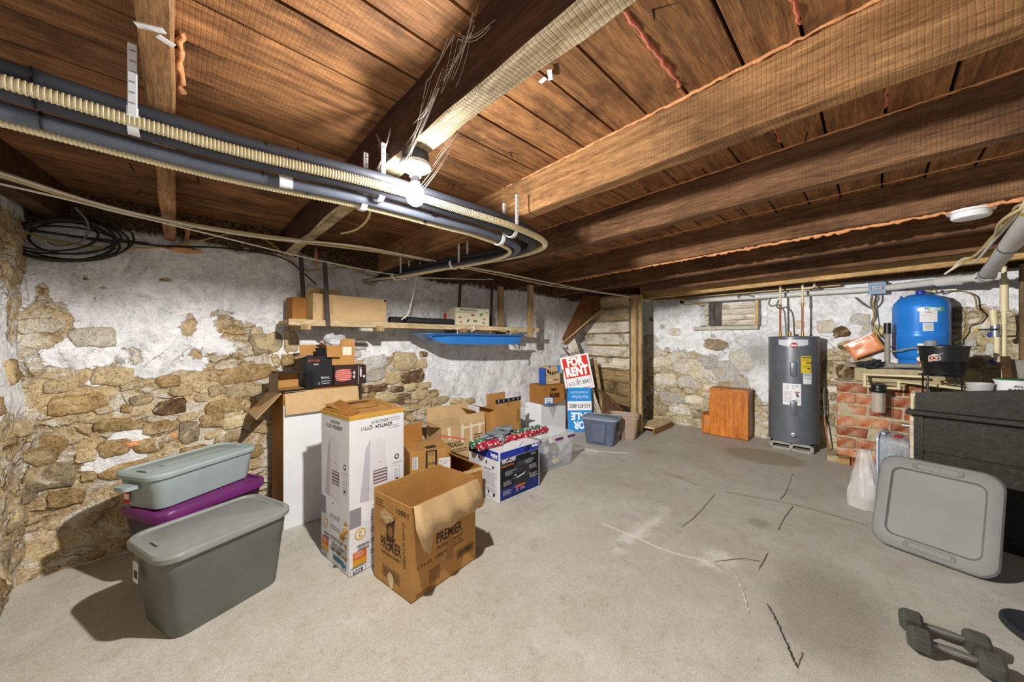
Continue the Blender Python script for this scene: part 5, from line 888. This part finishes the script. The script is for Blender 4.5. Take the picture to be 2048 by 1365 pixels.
def curved(ang0, ang1, z0_, z1_, name, m, r=HR+.002, parent=wh, n=10, bow=0.):
    b = MB(); R_ = []
    for i in range(n+1):
        a = R(ang0+(ang1-ang0)*i/n); dz = bow*(((i/n)-.5)**2*4-1)
        R_.append(((r*math.cos(a), r*math.sin(a), z0_+dz), (r*math.cos(a), r*math.sin(a), z1_)))
    k_ = 1-.004/r
    b.loft([[a_, c_, (c_[0]*k_, c_[1]*k_, c_[2]), (a_[0]*k_, a_[1]*k_, a_[2])] for a_, c_ in R_]); return b.build(name, m, parent, smooth=30)
FA = 187.   # facing angle of the front
def wrap(parent, cz, r, ang, k): # print frame following the cylinder: maps (a,b) on tangent plane to the surface
    class W(Print):
        def P(s, a, b, lift):
            th = R(ang)+(a)/k; return Vector(((k+lift)*math.cos(th), (k+lift)*math.sin(th), cz+b))
    w = W(parent, (0, 0, 0), (1, 0, 0), (0, 0, 1)); return w
def densify(pr):
    return pr
curved(FA-33, FA+34, 1.25, 1.315, 'brand_band', M('band_silver', 'c9ccd2', .35, .05), bow=.022)
pr = wrap(wh, 1.20, 0, FA+2, HR+.006); pr.circ(0, .045, .038, 'a8323a', .034).text('Rheem', 0, .045, .036, 'f0eeee', bold=.03, w=.06).text('PERFORMANCE', 0, .098, .018, 'eef0f4', bold=.02, w=.13); pr.done('badge')
for z in (.33, .82):
    o = curved(FA-12, FA+14, z, z+.25, 'access_panel', HG, HR+.006)
    a = R(FA+1); c_ = Vector((math.cos(a), math.sin(a), 0)); q = MB(); yv = Vector((-math.sin(a), math.cos(a), 0))
    for (kk, wd_, hh, dp_) in ((0, .07, .20, .0),): 
        rg = [[c_*(HR+off)+yv*x+Vector((0, 0, z+.125+y)) for x, y, _ in rrect(wd_*s_, hh*s_+(1-s_)*-.0, .03*s_, 0)] for off, s_ in ((.0, 1.), (.022, .95), (.028, .75))]; q.loft(rg)
    q.build('panel_boss', HG, o, smooth=40)
curved(FA+17, FA+41, .90, 1.11, 'energy_label', M('yellow_label', 'd6bc34', .6, .05), HR+.008); curved(FA+22, FA+42, .76, .90, 'notice_label', WHITEC, HR+.007); curved(FA-22, FA+17, .49, .76, 'warning_label', WHITEC, HR+.009)
pr = wrap(wh, 0, 0, FA+29, HR+.0105); pr.text('ENERGYGUIDE', 0, 1.09, .022, '1c1a10', bold=.04, w=.095).text('$415', .025, 1.025, .03, '1c1a10', bold=.04).lines(-.045, 1.065, .09, 2, .012, .003, '4a4420', 2).rect(.01, .95, .03, .012, '1c1a10').lines(-.04, .99, .08, 3, .012, .003, '6a6030', 3).lines(-.03, .885, .08, 3, .012, .005, '4a4a50', 5).text('1-866-376-5840', .012, .83, .014, '26272c', bold=.02, w=.075); pr.done()
pr = wrap(wh, 0, 0, FA-3, HR+.0115); pr.lines(-.06, .735, .04, 4, .014, .003, '6a6a70', 4).lines(.0, .735, .035, 4, .014, .003, '6a6a70', 6).circ(.05, .73, .01, '8a8a90').rect(.03, .65, .05, .012, 'a8323a').lines(-.08, .655, .1, 4, .014, .006, 'c49a9e', 7).poly([(.04, .62), (.06, .63), (.075, .60), (.06, .59)], '3a2a2a').rect(.035, .63, .035, .012, '26272c').lines(-.08, .59, .1, 6, .013, .004, '9a9aa0', 8).lines(.03, .565, .05, 4, .013, .004, '9a9aa0', 9); pr.done()
a = R(FA+1); MB().lathe([(.03, 0), (.028, .008), (.014, .012), (.014, .035), (.02, .036), (.02, .045), (.008, .046)], 14, c=(HR*math.cos(a), HR*math.sin(a), .115), rot=Vector((math.cos(a), math.sin(a), 0)).to_track_quat('Z', 'Y').to_matrix()).build('drain_valve', STEEL, wh, smooth=40)
for (dx, dy, lab) in ((-.10, .12, 'feed'), (-.08, -.105, 'outlet')):
    x, y = dx, dy; z1_ = 1.362
    MB().tube([(x, y, z1_-.01), (x, y, z1_+.06)], .016, 12).build('fitting', BRASS, wh, smooth=50); MB().tube([(x, y, z1_+.05), (x, y, 1.79)], .011, 10).build('copper_riser', COPPER, wh, smooth=50)
    MB().tube([(x, y, 1.75), (x, y, 1.79)], .017, 12).build('fitting', BRASS, wh, smooth=50); MB().tube([(x, y, 1.78), (x, y, 2.03)], .013, 10).build('supply_pipe', CREAM, wh, smooth=50)
MB().tube([(-.08, -.105, 1.97), (-.08, -.20, 1.97), (-.08, -.22, 1.99), (-.08, -.22, 2.03)], .013, 10).build('supply_pipe', CREAM, wh, smooth=50)
MB().tube([(-.02, .03, 1.36), (-.02, .03, 1.42)], .018, 10).build('relief_valve', BRASS, wh, smooth=50)
MB().tube([(-.09, .06, 1.37), (-.1, .065, 1.55), (-.12, .08, 1.70), (-.13, .14, 1.78), (-.13, .2, 1.76), (-.12, .24, 1.80), (-.10, .22, 1.88)], .009, 7, res=6).build('power_flex', GRY, wh, smooth=60)
tag(MB().beam((5.98, .40, .005), (6.05, .46, .50), .018, .006).build('wooden_stick', wood('stick', '8a5a3a', 'b5825a', 2)), 'thin wooden stick leaning between heater and brick pillar', 'stick')
tag(MB().add([(6.0, .445, .42), (6.04, .435, .45), (6.06, .45, .80), (6.02, .46, .78)], [(0, 1, 2, 3)]).build('metal_strip', STEEL, solid=.006), 'bent bright metal strip beside the water heater', 'metal strip')
# ---------------------------------------------------------------- brick pillar with slab
t = NT('old_brick'); n1 = t.noise(9, 6, .7); n2 = t.noise(40, 4, .7); rn = t.rand()
k = t.mix(rn, lin('96492a'), lin('b8714a')); k = t.mix(t.ramp(n1, [(.42, 0), (.62, .9)]), k, lin('c4a68a')); k = t.mix(t.ramp(n2, [(.5, 0), (.7, .7)]), k, lin('5a2c18')); k = t.hsv(k, t.math('MULTIPLY_ADD', rn, .35, .78))
t.bump(t.math('ADD', n1, n2), .6, .012); BRICK = t.out(k, .9, 0, .15)
MORT = M('pillar_mortar', 'b3a98c', .95, .25, 16, .7, 50); SLABM = M('slab_concrete', 'b0a27e', .95, .22, 12, .6, 50)
pl = thing('brick_pillar', 'old brick pillar under a concrete slab carrying the blue tank', 'pillar', (5.72, .32, 0), 2)
MB().box((.24, -.37, .46), (.46, .72, .92)).build('mortar_core', MORT, pl, bevel=.01)
rs = random.Random(12)
def brick_mesh(w):
    b = MB(); rb = random.Random(int(w*1000)); jg = [(rb.uniform(-.006, .006), rb.uniform(-.006, .006)) for _ in range(12)]; rg = [[(zz+j_[0]*.5, x+j_[0], y+j_[1]) for (x, y, _), j_ in zip(rrect(w*s, .112*s, .012, 0, 2), jg)] for zz, s in ((.05, 1), (.0, 1), (-.010, .97), (-.014, .88))]
    b.loft(rg); return b
proto = {}
for row in range(7):
    z = .066+row*.131; y = 0.0 if row % 2 == 0 else .0; xs = []
    lens = [.27, .27, .17] if row % 2 == 0 else [.17, .27, .27]
    y = .0
    for w in lens:
        kx = round(w, 3)
        if kx not in proto: o = brick_mesh(w-.012).build('brick', BRICK, pl, smooth=45); proto[kx] = o.data
        else: o = bpy.data.objects.new('brick', proto[kx]); link(o, pl)
        o.location = (.012+rs.uniform(-.008, .01), y-w/2, z+rs.uniform(-.006, .006)); o.rotation_euler = (rs.uniform(-.03, .03), 0, rs.uniform(-.05, .05)); y -= w
    for w in (.215, .215):  # north side face
        pass
for row in range(7):
    o = bpy.data.objects.new('brick', proto[.27]); link(o, pl); o.location = (.20+(row % 2)*.06, -.025, .066+row*.131); o.rotation_euler = (0, 0, R(-90))
MB().blob((.24, -.37, .925), (.25, .38, .03), .15, 4, 3, seed=1).build('mortar_cap', MORT, pl, smooth=60)
sl_ = thing('concrete_slab', 'thick concrete slab on top of the brick pillar', 'slab', (5.66, .13, .935), 2)
q = MB().box((.28, -.42, .08), (.5, .9, .15)).build('body', SLABM, sl_, bevel=.01)
MB().box((.30, .0, .175), (.10, .22, .05)).build('timber_offcut', M('grey_timber', '8f8472', .8, .15), sl_, bevel=.004)
for q, (x, y, rz, m, lab) in enumerate(((5.60, .35, 8, SLABM, 'mortar crusted loose brick at the foot of the pillar'), (5.555, .245, 4, M('tan_brick', 'a8875a', .9, .25, 14, .5, 50), 'tan loose brick between two others at the pillar foot'), (5.52, .135, 4, M('red_brick', 'a0603a', .9, .25, 14, .5, 50), 'reddish loose brick at the pillar foot'))):
    o = MB().box((0, 0, .033), (.2, .098, .065)).build('loose_brick', m, bevel=.006, loc=(x, y, 0)); o.rotation_euler = (0, 0, R(rz)); tag(o, lab, 'brick')
# ---------------------------------------------------------------- blue pressure tank
tk = thing('pressure_tank', 'big blue steel well pressure tank on the concrete slab', 'tank', (5.97, -.355, 1.092), 0)
TB = M('tank_blue', '2a80dc', .3, .08, 5, .04, 60, .1); TR = .215
MB().lathe([(.17, 0), (.17, .10), (.175, .11)], 36).build('stand_ring', TB, tk, smooth=40)
MB().lathe([(.13, .075), (.19, .11), (TR, .16), (TR, .355), (TR+.004, .362), (TR, .372), (TR, .392), (TR+.004, .40), (TR, .41), (TR, .68), (TR-.01, .73), (TR-.05, .785), (TR-.12, .82), (.03, .835)], 48).build('shell', TB, tk, smooth=60)
MB().lathe([(.035, .825), (.037, .84), (.033, .865), (.01, .87)], 16).build('air_valve_cap', M('cap_blue', '2434a8', .35, .08), tk, smooth=40)
MB().lathe([(.012, .0), (.012, .03), (.004, .032)], 10, c=(-.06, .145, .78)).build('tank_nub', M('cap_blue', ''), tk)
FT = 187
curved(FT-12, FT+22, .51, .63, 'white_label', WHITEC, TR+.004, tk); curved(FT-6, FT+14, .415, .50, 'data_label', WHITEC, TR+.004, tk); curved(FT-16, FT+22, .18, .28, 'warning_label', WHITEC, TR+.004, tk)
pr = wrap(tk, 0, 0, FT+8, TR+.002); pr.circ(-.035, .645, .06, 'e8eaea', .03).circ(.045, .645, .07, '4ca04a', .032).text('WELL-X-TROL', .0, .645, .04, 'f4f6f6', bold=.04, w=.17); pr.done('badge')
pr = wrap(tk, 0, 0, FT+5, TR+.006); pr.text('Permanent', 0, .615, .018, 'a8505a', bold=.03, w=.05).lines(-.055, .595, .11, 4, .015, .003, 'b0a6a8', 2).lines(-.032, .488, .064, 6, .011, .004, '6a6a70', 3).rect(-.02, .272, .04, .006, 'b03a34').lines(-.06, .255, .1, 5, .013, .004, '9a9aa0', 5); pr.done()
# piping in front of tank and pillar
pp = thing('grey_feed_pipe', 'grey plastic feed pipe with elbow and black cap beside the blue tank', 'pipe', (0, 0, 0))
gx = 5.70
MB().tube([(gx, -.10, 1.14), (gx, -.10, 1.52)], .024, 14).build('riser', GREYPVC, pp, smooth=50); MB().tube([(gx, -.10, 1.48), (gx, -.10, 1.60)], .03, 14).build('black_cap', BLACKP, pp, smooth=50)
MB().tube([(gx, .06, 1.13), (gx, -.14, 1.13), (gx-.01, -.34, 1.135)], .026, 14).build('horizontal_pipe', GREYPVC, pp, smooth=50); MB().tube([(gx, -.05, 1.13), (gx, -.15, 1.13)], .033, 14).build('tee', GREYPVC, pp, smooth=50)
gv = thing('pressure_gauge_valve', 'round pressure gauge with red lever valve in front of the blue tank', 'valve', (5.66, -.34, 1.135))
MB().lathe([(.035, 0), (.037, .003), (.037, .014), (.03, .016)], 18, c=(-.02, .0, .075), rot=Matrix.Rotation(R(-84), 3, 'Y')).build('gauge_rim', BLACKP, gv, smooth=40); MB().lathe([(.03, .0), (.03, .001)], 18, c=(-.037, .0, .077), rot=Matrix.Rotation(R(-84), 3, 'Y')).build('gauge_face', WHITEP, gv)
MB().tube([(0, 0, 0), (0, 0, .05)], .012, 10).build('valve_body', BRASS, gv); MB().box((-.03, -.05, .035), (.012, .10, .02), 10).box((-.03, .01, .045), (.012, .03, .03), 0).build('red_lever', flat('lever_red', 'c02a30'), gv, bevel=.004); MB().tube([(0, 0, 0), (0, -.12, -.03)], .016, 10).build('brass_tee', BRASS, gv)
gl = MB().blob((0, 0, .02), (.05, .09, .032), .6, 3, 3, seed=2).blob((.0, -.06, .035), (.04, .05, .035), .6, 3, 3, seed=7)
tag(gl.build('work_glove', BLACKR, smooth=80, loc=(5.66, .04, 1.115)), 'crumpled black glove on the slab beside the grey pipe', 'glove')
cp = thing('cream_water_pipe', 'cream plastic water pipe bent down to the filter housing', 'pipe', (0, 0, 0)); cx = 5.52
MB().tube([(cx, .0, .90), (cx, .065, .90), (cx, .075, .91), (cx, .075, 1.02), (cx, .065, 1.03), (cx-.03, -.35, 1.035)], .014, 10).build('pipe', CREAM, cp, smooth=50)
for y, z in ((.075, .905), (.075, 1.025)): MB().blob((cx, y, z), (.02, .02, .02), .05, 1, 2).build('elbow', CREAM, cp, smooth=80)
cp2 = thing('cream_water_pipe', 'cream plastic water pipe rising from the filter and running behind the desk', 'pipe', (0, 0, 0))
MB().tube([(cx, -.06, .895), (cx-.01, -.17, .895), (cx-.01, -.18, .905), (cx-.01, -.18, .96), (cx-.02, -.19, .975), (cx-.45, -.62, .965)], .014, 10).build('pipe', CREAM, cp2, smooth=50)
for p in ((cx-.01, -.178, .898), (cx-.012, -.182, .968)): MB().blob(p, (.02, .02, .02), .05, 1, 2).build('elbow', CREAM, cp2, smooth=80)
wfh = thing('water_filter', 'clear water filter canister with black head in front of the bricks', 'filter', (5.50, -.03, .62))
MB().lathe([(.02, 0), (.05, .006), (.054, .02), (.056, .22), (.06, .235)], 24).build('canister', clear('filter_clear', 'cfccc4', .35, .1), wfh, smooth=50); MB().lathe([(.012, .01), (.034, .012), (.034, .21), (.012, .212)], 18).build('cartridge', M('cartridge', 'c4b9a2', .8, .25, 14, .3), wfh, smooth=50)
MB().lathe([(.062, .225), (.066, .232), (.066, .262), (.06, .27), (.06, .30), (.05, .305)], 24).build('head', BLACKP, wfh, smooth=40); MB().box((0, 0, .312), (.06, .10, .02)).box((.04, 0, .3), (.03, .04, .05)).build('bracket', BLACKP, wfh, bevel=.003)
MB().box((.12, 0, .30), (.22, .03, .02)).build('mounting_bar', BLACKP, wfh)
# orange bag hanging on the wall
ob = thing('document_bag', 'clear plastic bag with orange paper hanging on the rear wall', 'bag', (6.05, .09, 1.34), 0)
b = MB(); rs = random.Random(9); G = 8; V = []
for j in range(G+1):
    for i in range(G+1):
        a_, c_ = i/G-.5, j/G-.5; yy_, zz_ = a_*.30, c_*.22; ang = R(28); V.append((.02+.012*noise.noise(Vector((a_*4, c_*4, 1))), -(yy_*math.cos(ang)-zz_*math.sin(ang)), yy_*math.sin(ang)+zz_*math.cos(ang)))
b.add(V, grid(G, G)).build('bag', M('orange_bag', 'e08a55', .25, .12, 8, .3, 18, 0, 0, .6), ob, smooth=60, solid=.008)
MB().beam((.02, .18, -.005), (.02, -.075, .16), .012, .014).build('zip_edge', WHITEP, ob); MB().tube([(.02, -.05, .13), (.06, -.06, .22)], .004, 5).build('string', WHT, ob)
tag(MB().blob((0, 0, 0), (.05, .05, .05), .4, 3, 3, seed=3).build('foam_lump', M('pale_foam', 'c9b98a', .85, .2, 30, .4), smooth=80, loc=(6.14, -.06, 1.52)), 'pale tan foam plug in the rear wall above the orange bag', 'foam')
tag(MB().tube([(6.1, .02, 1.98), (6.05, .01, 1.80), (6.0, .0, 1.6), (5.93, -.03, 1.42), (5.75, -.10, 1.30), (5.68, -.16, 1.29), (5.64, -.25, 1.32), (5.55, -.33, 1.33)], .006, 7, res=6).build('electric_cable', YEL, smooth=60), 'yellow cable hanging across the blue tank to the grey cup', 'cable')
tag(MB().tube([(6.1, -.20, 2.03), (6.05, -.32, 1.97), (5.98, -.42, 1.945), (6.0, -.46, 1.97), (6.05, -.49, 1.93), (6.13, -.58, 1.95), (6.15, -.66, 1.94), (6.15, -.74, 1.88), (6.15, -.76, 1.75), (6.15, -.80, 1.68), (6.15, -.77, 1.60), (6.14, -.70, 1.57), (6.13, -.68, 1.5), (6.15, -.66, 1.42), (6.0, -.6, 1.38)], .007, 7, res=5).build('electric_cable', M('tan_cable', '8a7440', .6, .1), smooth=60), 'tan cable winding down the wall right beside the blue tank', 'cable')
# black bucket on wire stand
bs = thing('wire_stand', 'black wire stand holding the black bucket behind the desk', 'stand', (5.15, -.435, 0))
b = MB(); 
for a in (50, 140, 230, 320): b.tube([(.15*math.cos(R(a)), .15*math.sin(R(a)), 0), (.14*math.cos(R(a)), .14*math.sin(R(a)), 1.085)], .007, 6)
b.tube([(.14*math.cos(R(a)), .14*math.sin(R(a)), 1.08) for a in range(0, 361, 20)], .006, 6).tube([(.145*math.cos(R(a)), .145*math.sin(R(a)), .3) for a in range(0, 361, 20)], .006, 6); b.tube([(-.14, 0, 1.08), (.14, 0, 1.08)], .005, 6).tube([(0, -.14, 1.08), (0, .14, 1.08)], .005, 6); b.build('frame', BLACKP, bs)
bk_ = thing('black_bucket', 'black bucket printed with a staring orange eye, on the wire stand', 'bucket', (5.15, -.445, 1.088))
MB().lathe([(.12, 0), (.125, .004), (.14, .12), (.143, .124), (.143, .13), (.155, .25), (.162, .252), (.162, .266), (.15, .266), (.115, .01), (.02, .008)], 32).build('body', BLACKP, bk_, smooth=40)
pr = wrap(bk_, 0, 0, 187, .150); 
class WB(Print): pass
pr.circ(-.085, .155, .042, 'b9b5b2', .026).circ(-.085, .155, .034, '3a2c2c', .021).circ(-.085, .155, .024, 'd8927c', .019).circ(-.085, .157, .010, '26181a').circ(-.082, .162, .003, 'f4f0f0').poly([(-.13, .17), (-.09, .192), (-.03, .205), (-.05, .185), (-.085, .178)], 'c9c6c4').poly([(-.128, .14), (-.118, .11), (-.108, .13), (-.1, .115), (-.095, .135)], 'd09a8c').poly([(-.13, .23), (-.11, .225), (-.09, .235), (-.105, .218)], 'a89f8a')
pr.done('printed_eye')
tag(MB().lathe([(.03, 0), (.04, .002), (.042, .05), (.038, .052), (.036, .006)], 20).build('plastic_cup', M('grey_cup', '8d9096', .5, .1), smooth=40, loc=(5.03, -.36, 1.3535)), 'grey plastic cap resting on the rim of the black bucket', 'cup')
MB().tube([(-.1, .1, .26), (.0, .0, .275), (.1, -.1, .26)], .004, 6).build('handle_rod', BLACKP, bk_)
# ---------------------------------------------------------------- right edge: vertical pipe, post, panel, board
vp = thing('valve_pipe', 'cream vertical pipe with yellow handled valve beside the wooden post', 'pipe', (5.70, -.86, 0))
MB().tube([(0, 0, .0), (0, 0, 2.12)], .017, 12).build('pipe', CREAM, vp, smooth=50); MB().tube([(0, 0, 1.68), (0, 0, 2.0)], .026, 12).build('sleeve', CREAM, vp, smooth=50)
MB().tube([(-.03, .045, 1.2), (-.03, .045, 1.45)], .02, 12).tube([(-.04, .06, 1.55), (-.04, .07, 1.70)], .024, 12).build('branch', CREAM, vp, smooth=50); MB().tube([(-.035, .055, 1.44), (-.035, .055, 1.56)], .028, 12).build('valve_body', STEEL, vp, smooth=50); MB().box((-.07, .10, 1.51), (.02, .12, .016)).build('valve_lever', BLACKP, vp, bevel=.003); MB().blob((-.07, .17, 1.512), (.015, .015, .015), .05, 1, 2).build('yellow_grip', flat('grip_yellow', 'd8b83a'), vp); MB().blob((-.04, .09, 1.46), (.014, .014, .025), .05, 1, 2).build('blue_clip', flat('clip_blue', '2a3a9a'), vp)
MB().tube([(-.03, .09, 1.2), (-.03, .03, 1.2)], .014, 10).build('blue_cap', flat('clip_blue', '2a3a9a'), vp)
tag(MB().box((5.62, -.955, 1.055), (.05, .05, 2.11)).build('wooden_post', wood('dark_post', '5a4a32', '8a7250', 2, 4.), bevel=.004), 'narrow brown wooden post beside the red brown panel', 'post')
tag(MB().box((5.63, -1.24, 1.72), (.04, .46, .82)).box((5.63, -1.24, .64), (.04, .46, 1.27)).build('wooden_door_panel', REDW, bevel=.006), 'weathered red brown wooden panel behind the desk', 'panel')
gb_ = tag(MB().box((0, 0, .62), (.03, .34, 1.22)).build('grey_board', M('grey_sheet', '8b897f', .6, .12, 5, .1), bevel=.004, loc=(5.42, -1.06, 0)), 'flat grey board leaning in front of the red brown panel', 'board'); gb_.rotation_euler = (0, R(4), R(8))
tag(MB().beam((5.16, -.87, .0), (5.40, -.82, 1.26), .05, .03).build('dark_stick', DARKW, bevel=.004), 'dark stick leaning against the grey board', 'stick')
for (p, r_, h_, m, lab, nm) in (((5.0, -.63, .966), .075, .06, clear('frost_tub', 'c9c9c6', .75, .3), 'frosted clear tub on the bench behind the desk', 'food_tub'), ((5.05, -.81, .966), .10, .095, WHITEP, 'white all purpose compound pail on the bench behind the desk', 'compound_pail')):
    e = thing(nm, lab, 'tub', p); MB().lathe([(r_*.88, 0), (r_*.9, .003), (r_, h_), (r_*1.06, h_+.002), (r_*1.06, h_+.012), (r_*.97, h_+.012), (r_*.85, .01)], 24).build('body', m, e, smooth=40)
    if nm == 'compound_pail':
        MB().lathe([(r_*1.03, h_+.012), (r_*1.05, h_+.02), (r_*1.0, h_+.022)], 24).build('green_rim', flat('rim_green', '3a7a4a'), e, smooth=40); pr = wrap(e, 0, 0, 185, r_*.985); pr.text('ALL', .0, .06, .03, '26262a', bold=.02).text('PURPOSE', .0, .03, .028, '26262a', bold=.02, w=.1); pr.done()
bn = thing('work_bench', 'low dusty bench behind the dark desk', 'bench', (5.03, -.86, 0)); MB().box((0, 0, .95), (.30, .5, .03)).build('top', OLDW, bn, bevel=.004)
for x in (-.14, .14):
    for y in (-.22, .22): MB().box((x, y, .4675), (.04, .04, .935)).build('leg', OLDW, bn, bevel=.003)
# ---------------------------------------------------------------- dark desk
DX, DY, DA = 4.02, -.20, -10.     # near left corner; face runs away from it towards -y
dk = thing('dark_desk', 'old dark painted desk with curved splash board and worn pale end', 'desk', (DX, DY, 0), DA)
Ld = 1.15
MB().box((.25, -Ld/2, .42), (.46, Ld-.04, .84)).build('carcass', DESK, dk, bevel=.004)
MB().box((.23, -Ld/2+.01, .865), (.56, Ld+.04, .035)).build('top', DESK, dk, bevel=.008)
pts = [(0, .0)]+[(-.0-.09*(1-math.cos(R(a))), .10+.035*math.sin(R(a))) for a in range(0, 91, 15)]; 
prof = [(.0, 0), (.0, .09), (-.015, .12), (-.05, .138), (-.1, .145), (-.6, .22), (-Ld, .29), (-Ld, 0)]
b = MB(); b.loft([[(.02, y, .88+z) for y, z in prof], [(.045, y, .88+z) for y, z in prof]]); b.build('splash_board', DESK, dk, bevel=.003)
MB().box((.012, -Ld/2, .70), (.012, Ld-.1, .24)).build('front_panel', DESK, dk, bevel=.003); MB().box((.012, -Ld/2, .33), (.012, Ld-.1, .46)).build('front_panel', DESK, dk, bevel=.003); MB().box((.012, -.03, .42), (.02, .05, .84)).build('corner_stile', DESK, dk, bevel=.003)
MB().box((.25, .004, .5), (.42, .03, .66)).build('end_panel', OLDWW, dk, bevel=.004)
b = MB(); prof2 = [(.0, 0), (.0, .12), (.06, .14), (.12, .11), (.2, .12), (.26, .06), (.3, 0)]; b.loft([[(.02+x, .012, .88+z) for x, z in prof2], [(.02+x, -.012, .88+z) for x, z in prof2]]); b.build('end_splash', M('worn_pale_paint', 'cfc4a2', .8, .2, 14, .2), dk, bevel=.002)
MB().tube([(.2, .03, .72), (.2, .08, .72)], .012, 8).build('towel_peg', STEEL, dk)
# ---------------------------------------------------------------- clear bin, bag, leaning lid
cbn = thing('clear_bin', 'clear latch bin turned on its side between desk and brick pillar', 'storage bin', (4.42, -.10, 0), -8); cbn.scale = (1, .48, 1)
b = MB(); CB = clear('bin_clear', 'b9c4d0', .55, .2); rg = [[(x, y, z) for x, z, y in [(p[0], p[1]+.31, yy) for p in rrect(.40*s, .60*s, .05, 0)]] for yy, s in ((.10, .98), (.09, 1.0), (.05, 1.0), (-.24, .90), (-.25, .86))]; b.loft(rg); b.build('body', CB, cbn, smooth=40)
b = MB(); b.loft([[(p[0], yy, p[1]+.31) for p in rrect(.43*s, .62*s, .05, 0)] for yy, s in ((.10, 1.), (.125, 1.), (.13, .96))]); b.build('lid', M('bin_lid', 'b6c3d2', .3, .08), cbn, smooth=40); MB().box((-.05, .07, .615), (.12, .05, .02)).build('latch', M('bin_lid', ''), cbn, bevel=.005)
MB().box((-.05, -.10, .60), (.14, .10, .006)).build('red_label', flat('label_red', 'b83a48'), cbn)
MB().blob((0, -.1, .25), (.16, .10, .2), .2, 2, 3, seed=3).build('contents', M('bin_contents', '77848f', .7, .3, 12, .2), cbn, smooth=80)
b = MB(); V = []; nn_ = 24; mm_ = 10
for j in range(mm_+1):
    for i in range(nn_):
        a = 2*math.pi*i/nn_; f = j/mm_; r_ = (.125*(1-.62*f-.2*f*f)+.015)*(1+.35*abs(noise.noise(Vector((math.cos(a)*3.2, math.sin(a)*3.2, f*3))))-.12*math.cos(a*7+f*5)*(.3+f)); V.append((r_*math.cos(a), r_*.8*math.sin(a), .47*f*(1+.06*noise.noise(Vector((a, f, 2))))))
b.add(V, [(j*nn_+i, j*nn_+(i+1) % nn_, (j+1)*nn_+(i+1) % nn_, (j+1)*nn_+i) for j in range(mm_) for i in range(nn_)]+[tuple(range(mm_*nn_, mm_*nn_+nn_))]); tag(b.build('plastic_bag', clear('bag_white', 'eaeae8', .45, .12), smooth=80, loc=(4.24, .055, .003)), 'filled translucent white plastic bag behind the leaning lid', 'bag')
ll = thing('tote_lid', 'big grey tote lid leaning on edge against the dark desk', 'lid', (3.43, -.24, .012)); 
b = MB(); LW, LH = .53, .61
def ring(w, h, r, off): return [(off, x, y+LH/2) for x, y, _ in rrect(w, h, r, 0, 6)]
b.loft([ring(LW, LH, .09, .02), ring(LW+.006, LH+.006, .09, .002), ring(LW-.01, LH-.01, .09, -.010), ring(LW-.04, LH-.04, .08, -.013), ring(LW-.12, LH-.15, .05, -.013), ring(LW-.14, LH-.17, .045, .004), ring(LW-.17, LH-.20, .04, .006)]); b.build('panel', PLID, ll, smooth=35)
for z in (.045, LH-.045):
    b = MB(); b.loft([[(off, x, y+z) for x, y, _ in rrect(.20*s, .036*s, .016*s, 0, 5)] for off, s in ((-.0125, 1.12), (-.019, 1.06), (-.018, .94), (-.006, .82))]); b.build('hand_grip', PLID, ll, smooth=50)
ll.rotation_euler = (0, R(23), R(-15)); ll.location = (3.43, -.235, .02)
# ---------------------------------------------------------------- dumbbells, weight plate, blue bin
def dumbbell(lab, a, b_):
    a, b_ = Vector(a), Vector(b_); c = (a+b_)/2; dv = b_-a; L_ = dv.length; e = thing('dumbbell', lab, 'dumbbell', (c.x, c.y, c.z), math.degrees(math.atan2(dv.y, dv.x)), 'hex dumbbells on the floor')
    RX = Matrix.Rotation(R(90), 3, 'Y')
    MB().lathe([(.011, -L_/2+.05), (.014, -.03), (.016, 0), (.014, .03), (.011, L_/2-.05)], 14, rot=RX).build('handle', M('worn_steel', '8c8c86', .35, .25, 16, .15, 90, .6), e, smooth=50)
    for s in (-1, 1):
        h = MB(); rr_ = [[(s*x, r_*math.cos(R(30+60*i)), r_*math.sin(R(30+60*i))) for i in range(6)] for x, r_ in ((L_/2-.075, .038), (L_/2-.062, .055), (L_/2-.015, .055), (L_/2, .04))]; h.loft(rr_); h.build('hex_head', IRON, e, bevel=.002)
dumbbell('hex dumbbell with bright worn grip on the concrete', (2.42, -.105, .05), (2.45, -.375, .05)); dumbbell('hex dumbbell lying beside the bright gripped one, nearer the lid', (2.55, -.085, .05), (2.58, -.355, .05))
wp = thing('weight_plate', 'black round weight plate lying on the concrete', 'weight plate', (2.93, -.56, .0)); wp.rotation_euler = (R(6), R(-4), 0); wp.location.z = .012
MB().lathe([(.017, 0), (.13, 0), (.135, .006), (.135, .024), (.125, .03), (.11, .022), (.05, .022), (.045, .03), (.017, .03)], 32).build('disc', BLACKR, wp, smooth=40)
bb = thing('recycling_bin', 'dark blue plastic bin standing beside the desk', 'bin', (3.32, -.86, 0), -12)
b = MB(); b.loft([rrect(.36, .40, .04, .0), rrect(.38, .42, .04, .02), rrect(.46, .50, .05, .62), rrect(.49, .53, .05, .625), rrect(.49, .53, .05, .66), rrect(.45, .49, .045, .66), rrect(.35, .39, .035, .02)]); b.build('body', M('bin_blue', '1c2c7a', .4, .1), bb, smooth=40); MB().loft([rrect(.40, .44, .04, .0), rrect(.40, .44, .04, .05)]).build('black_base', BLACKP, bb, smooth=40)
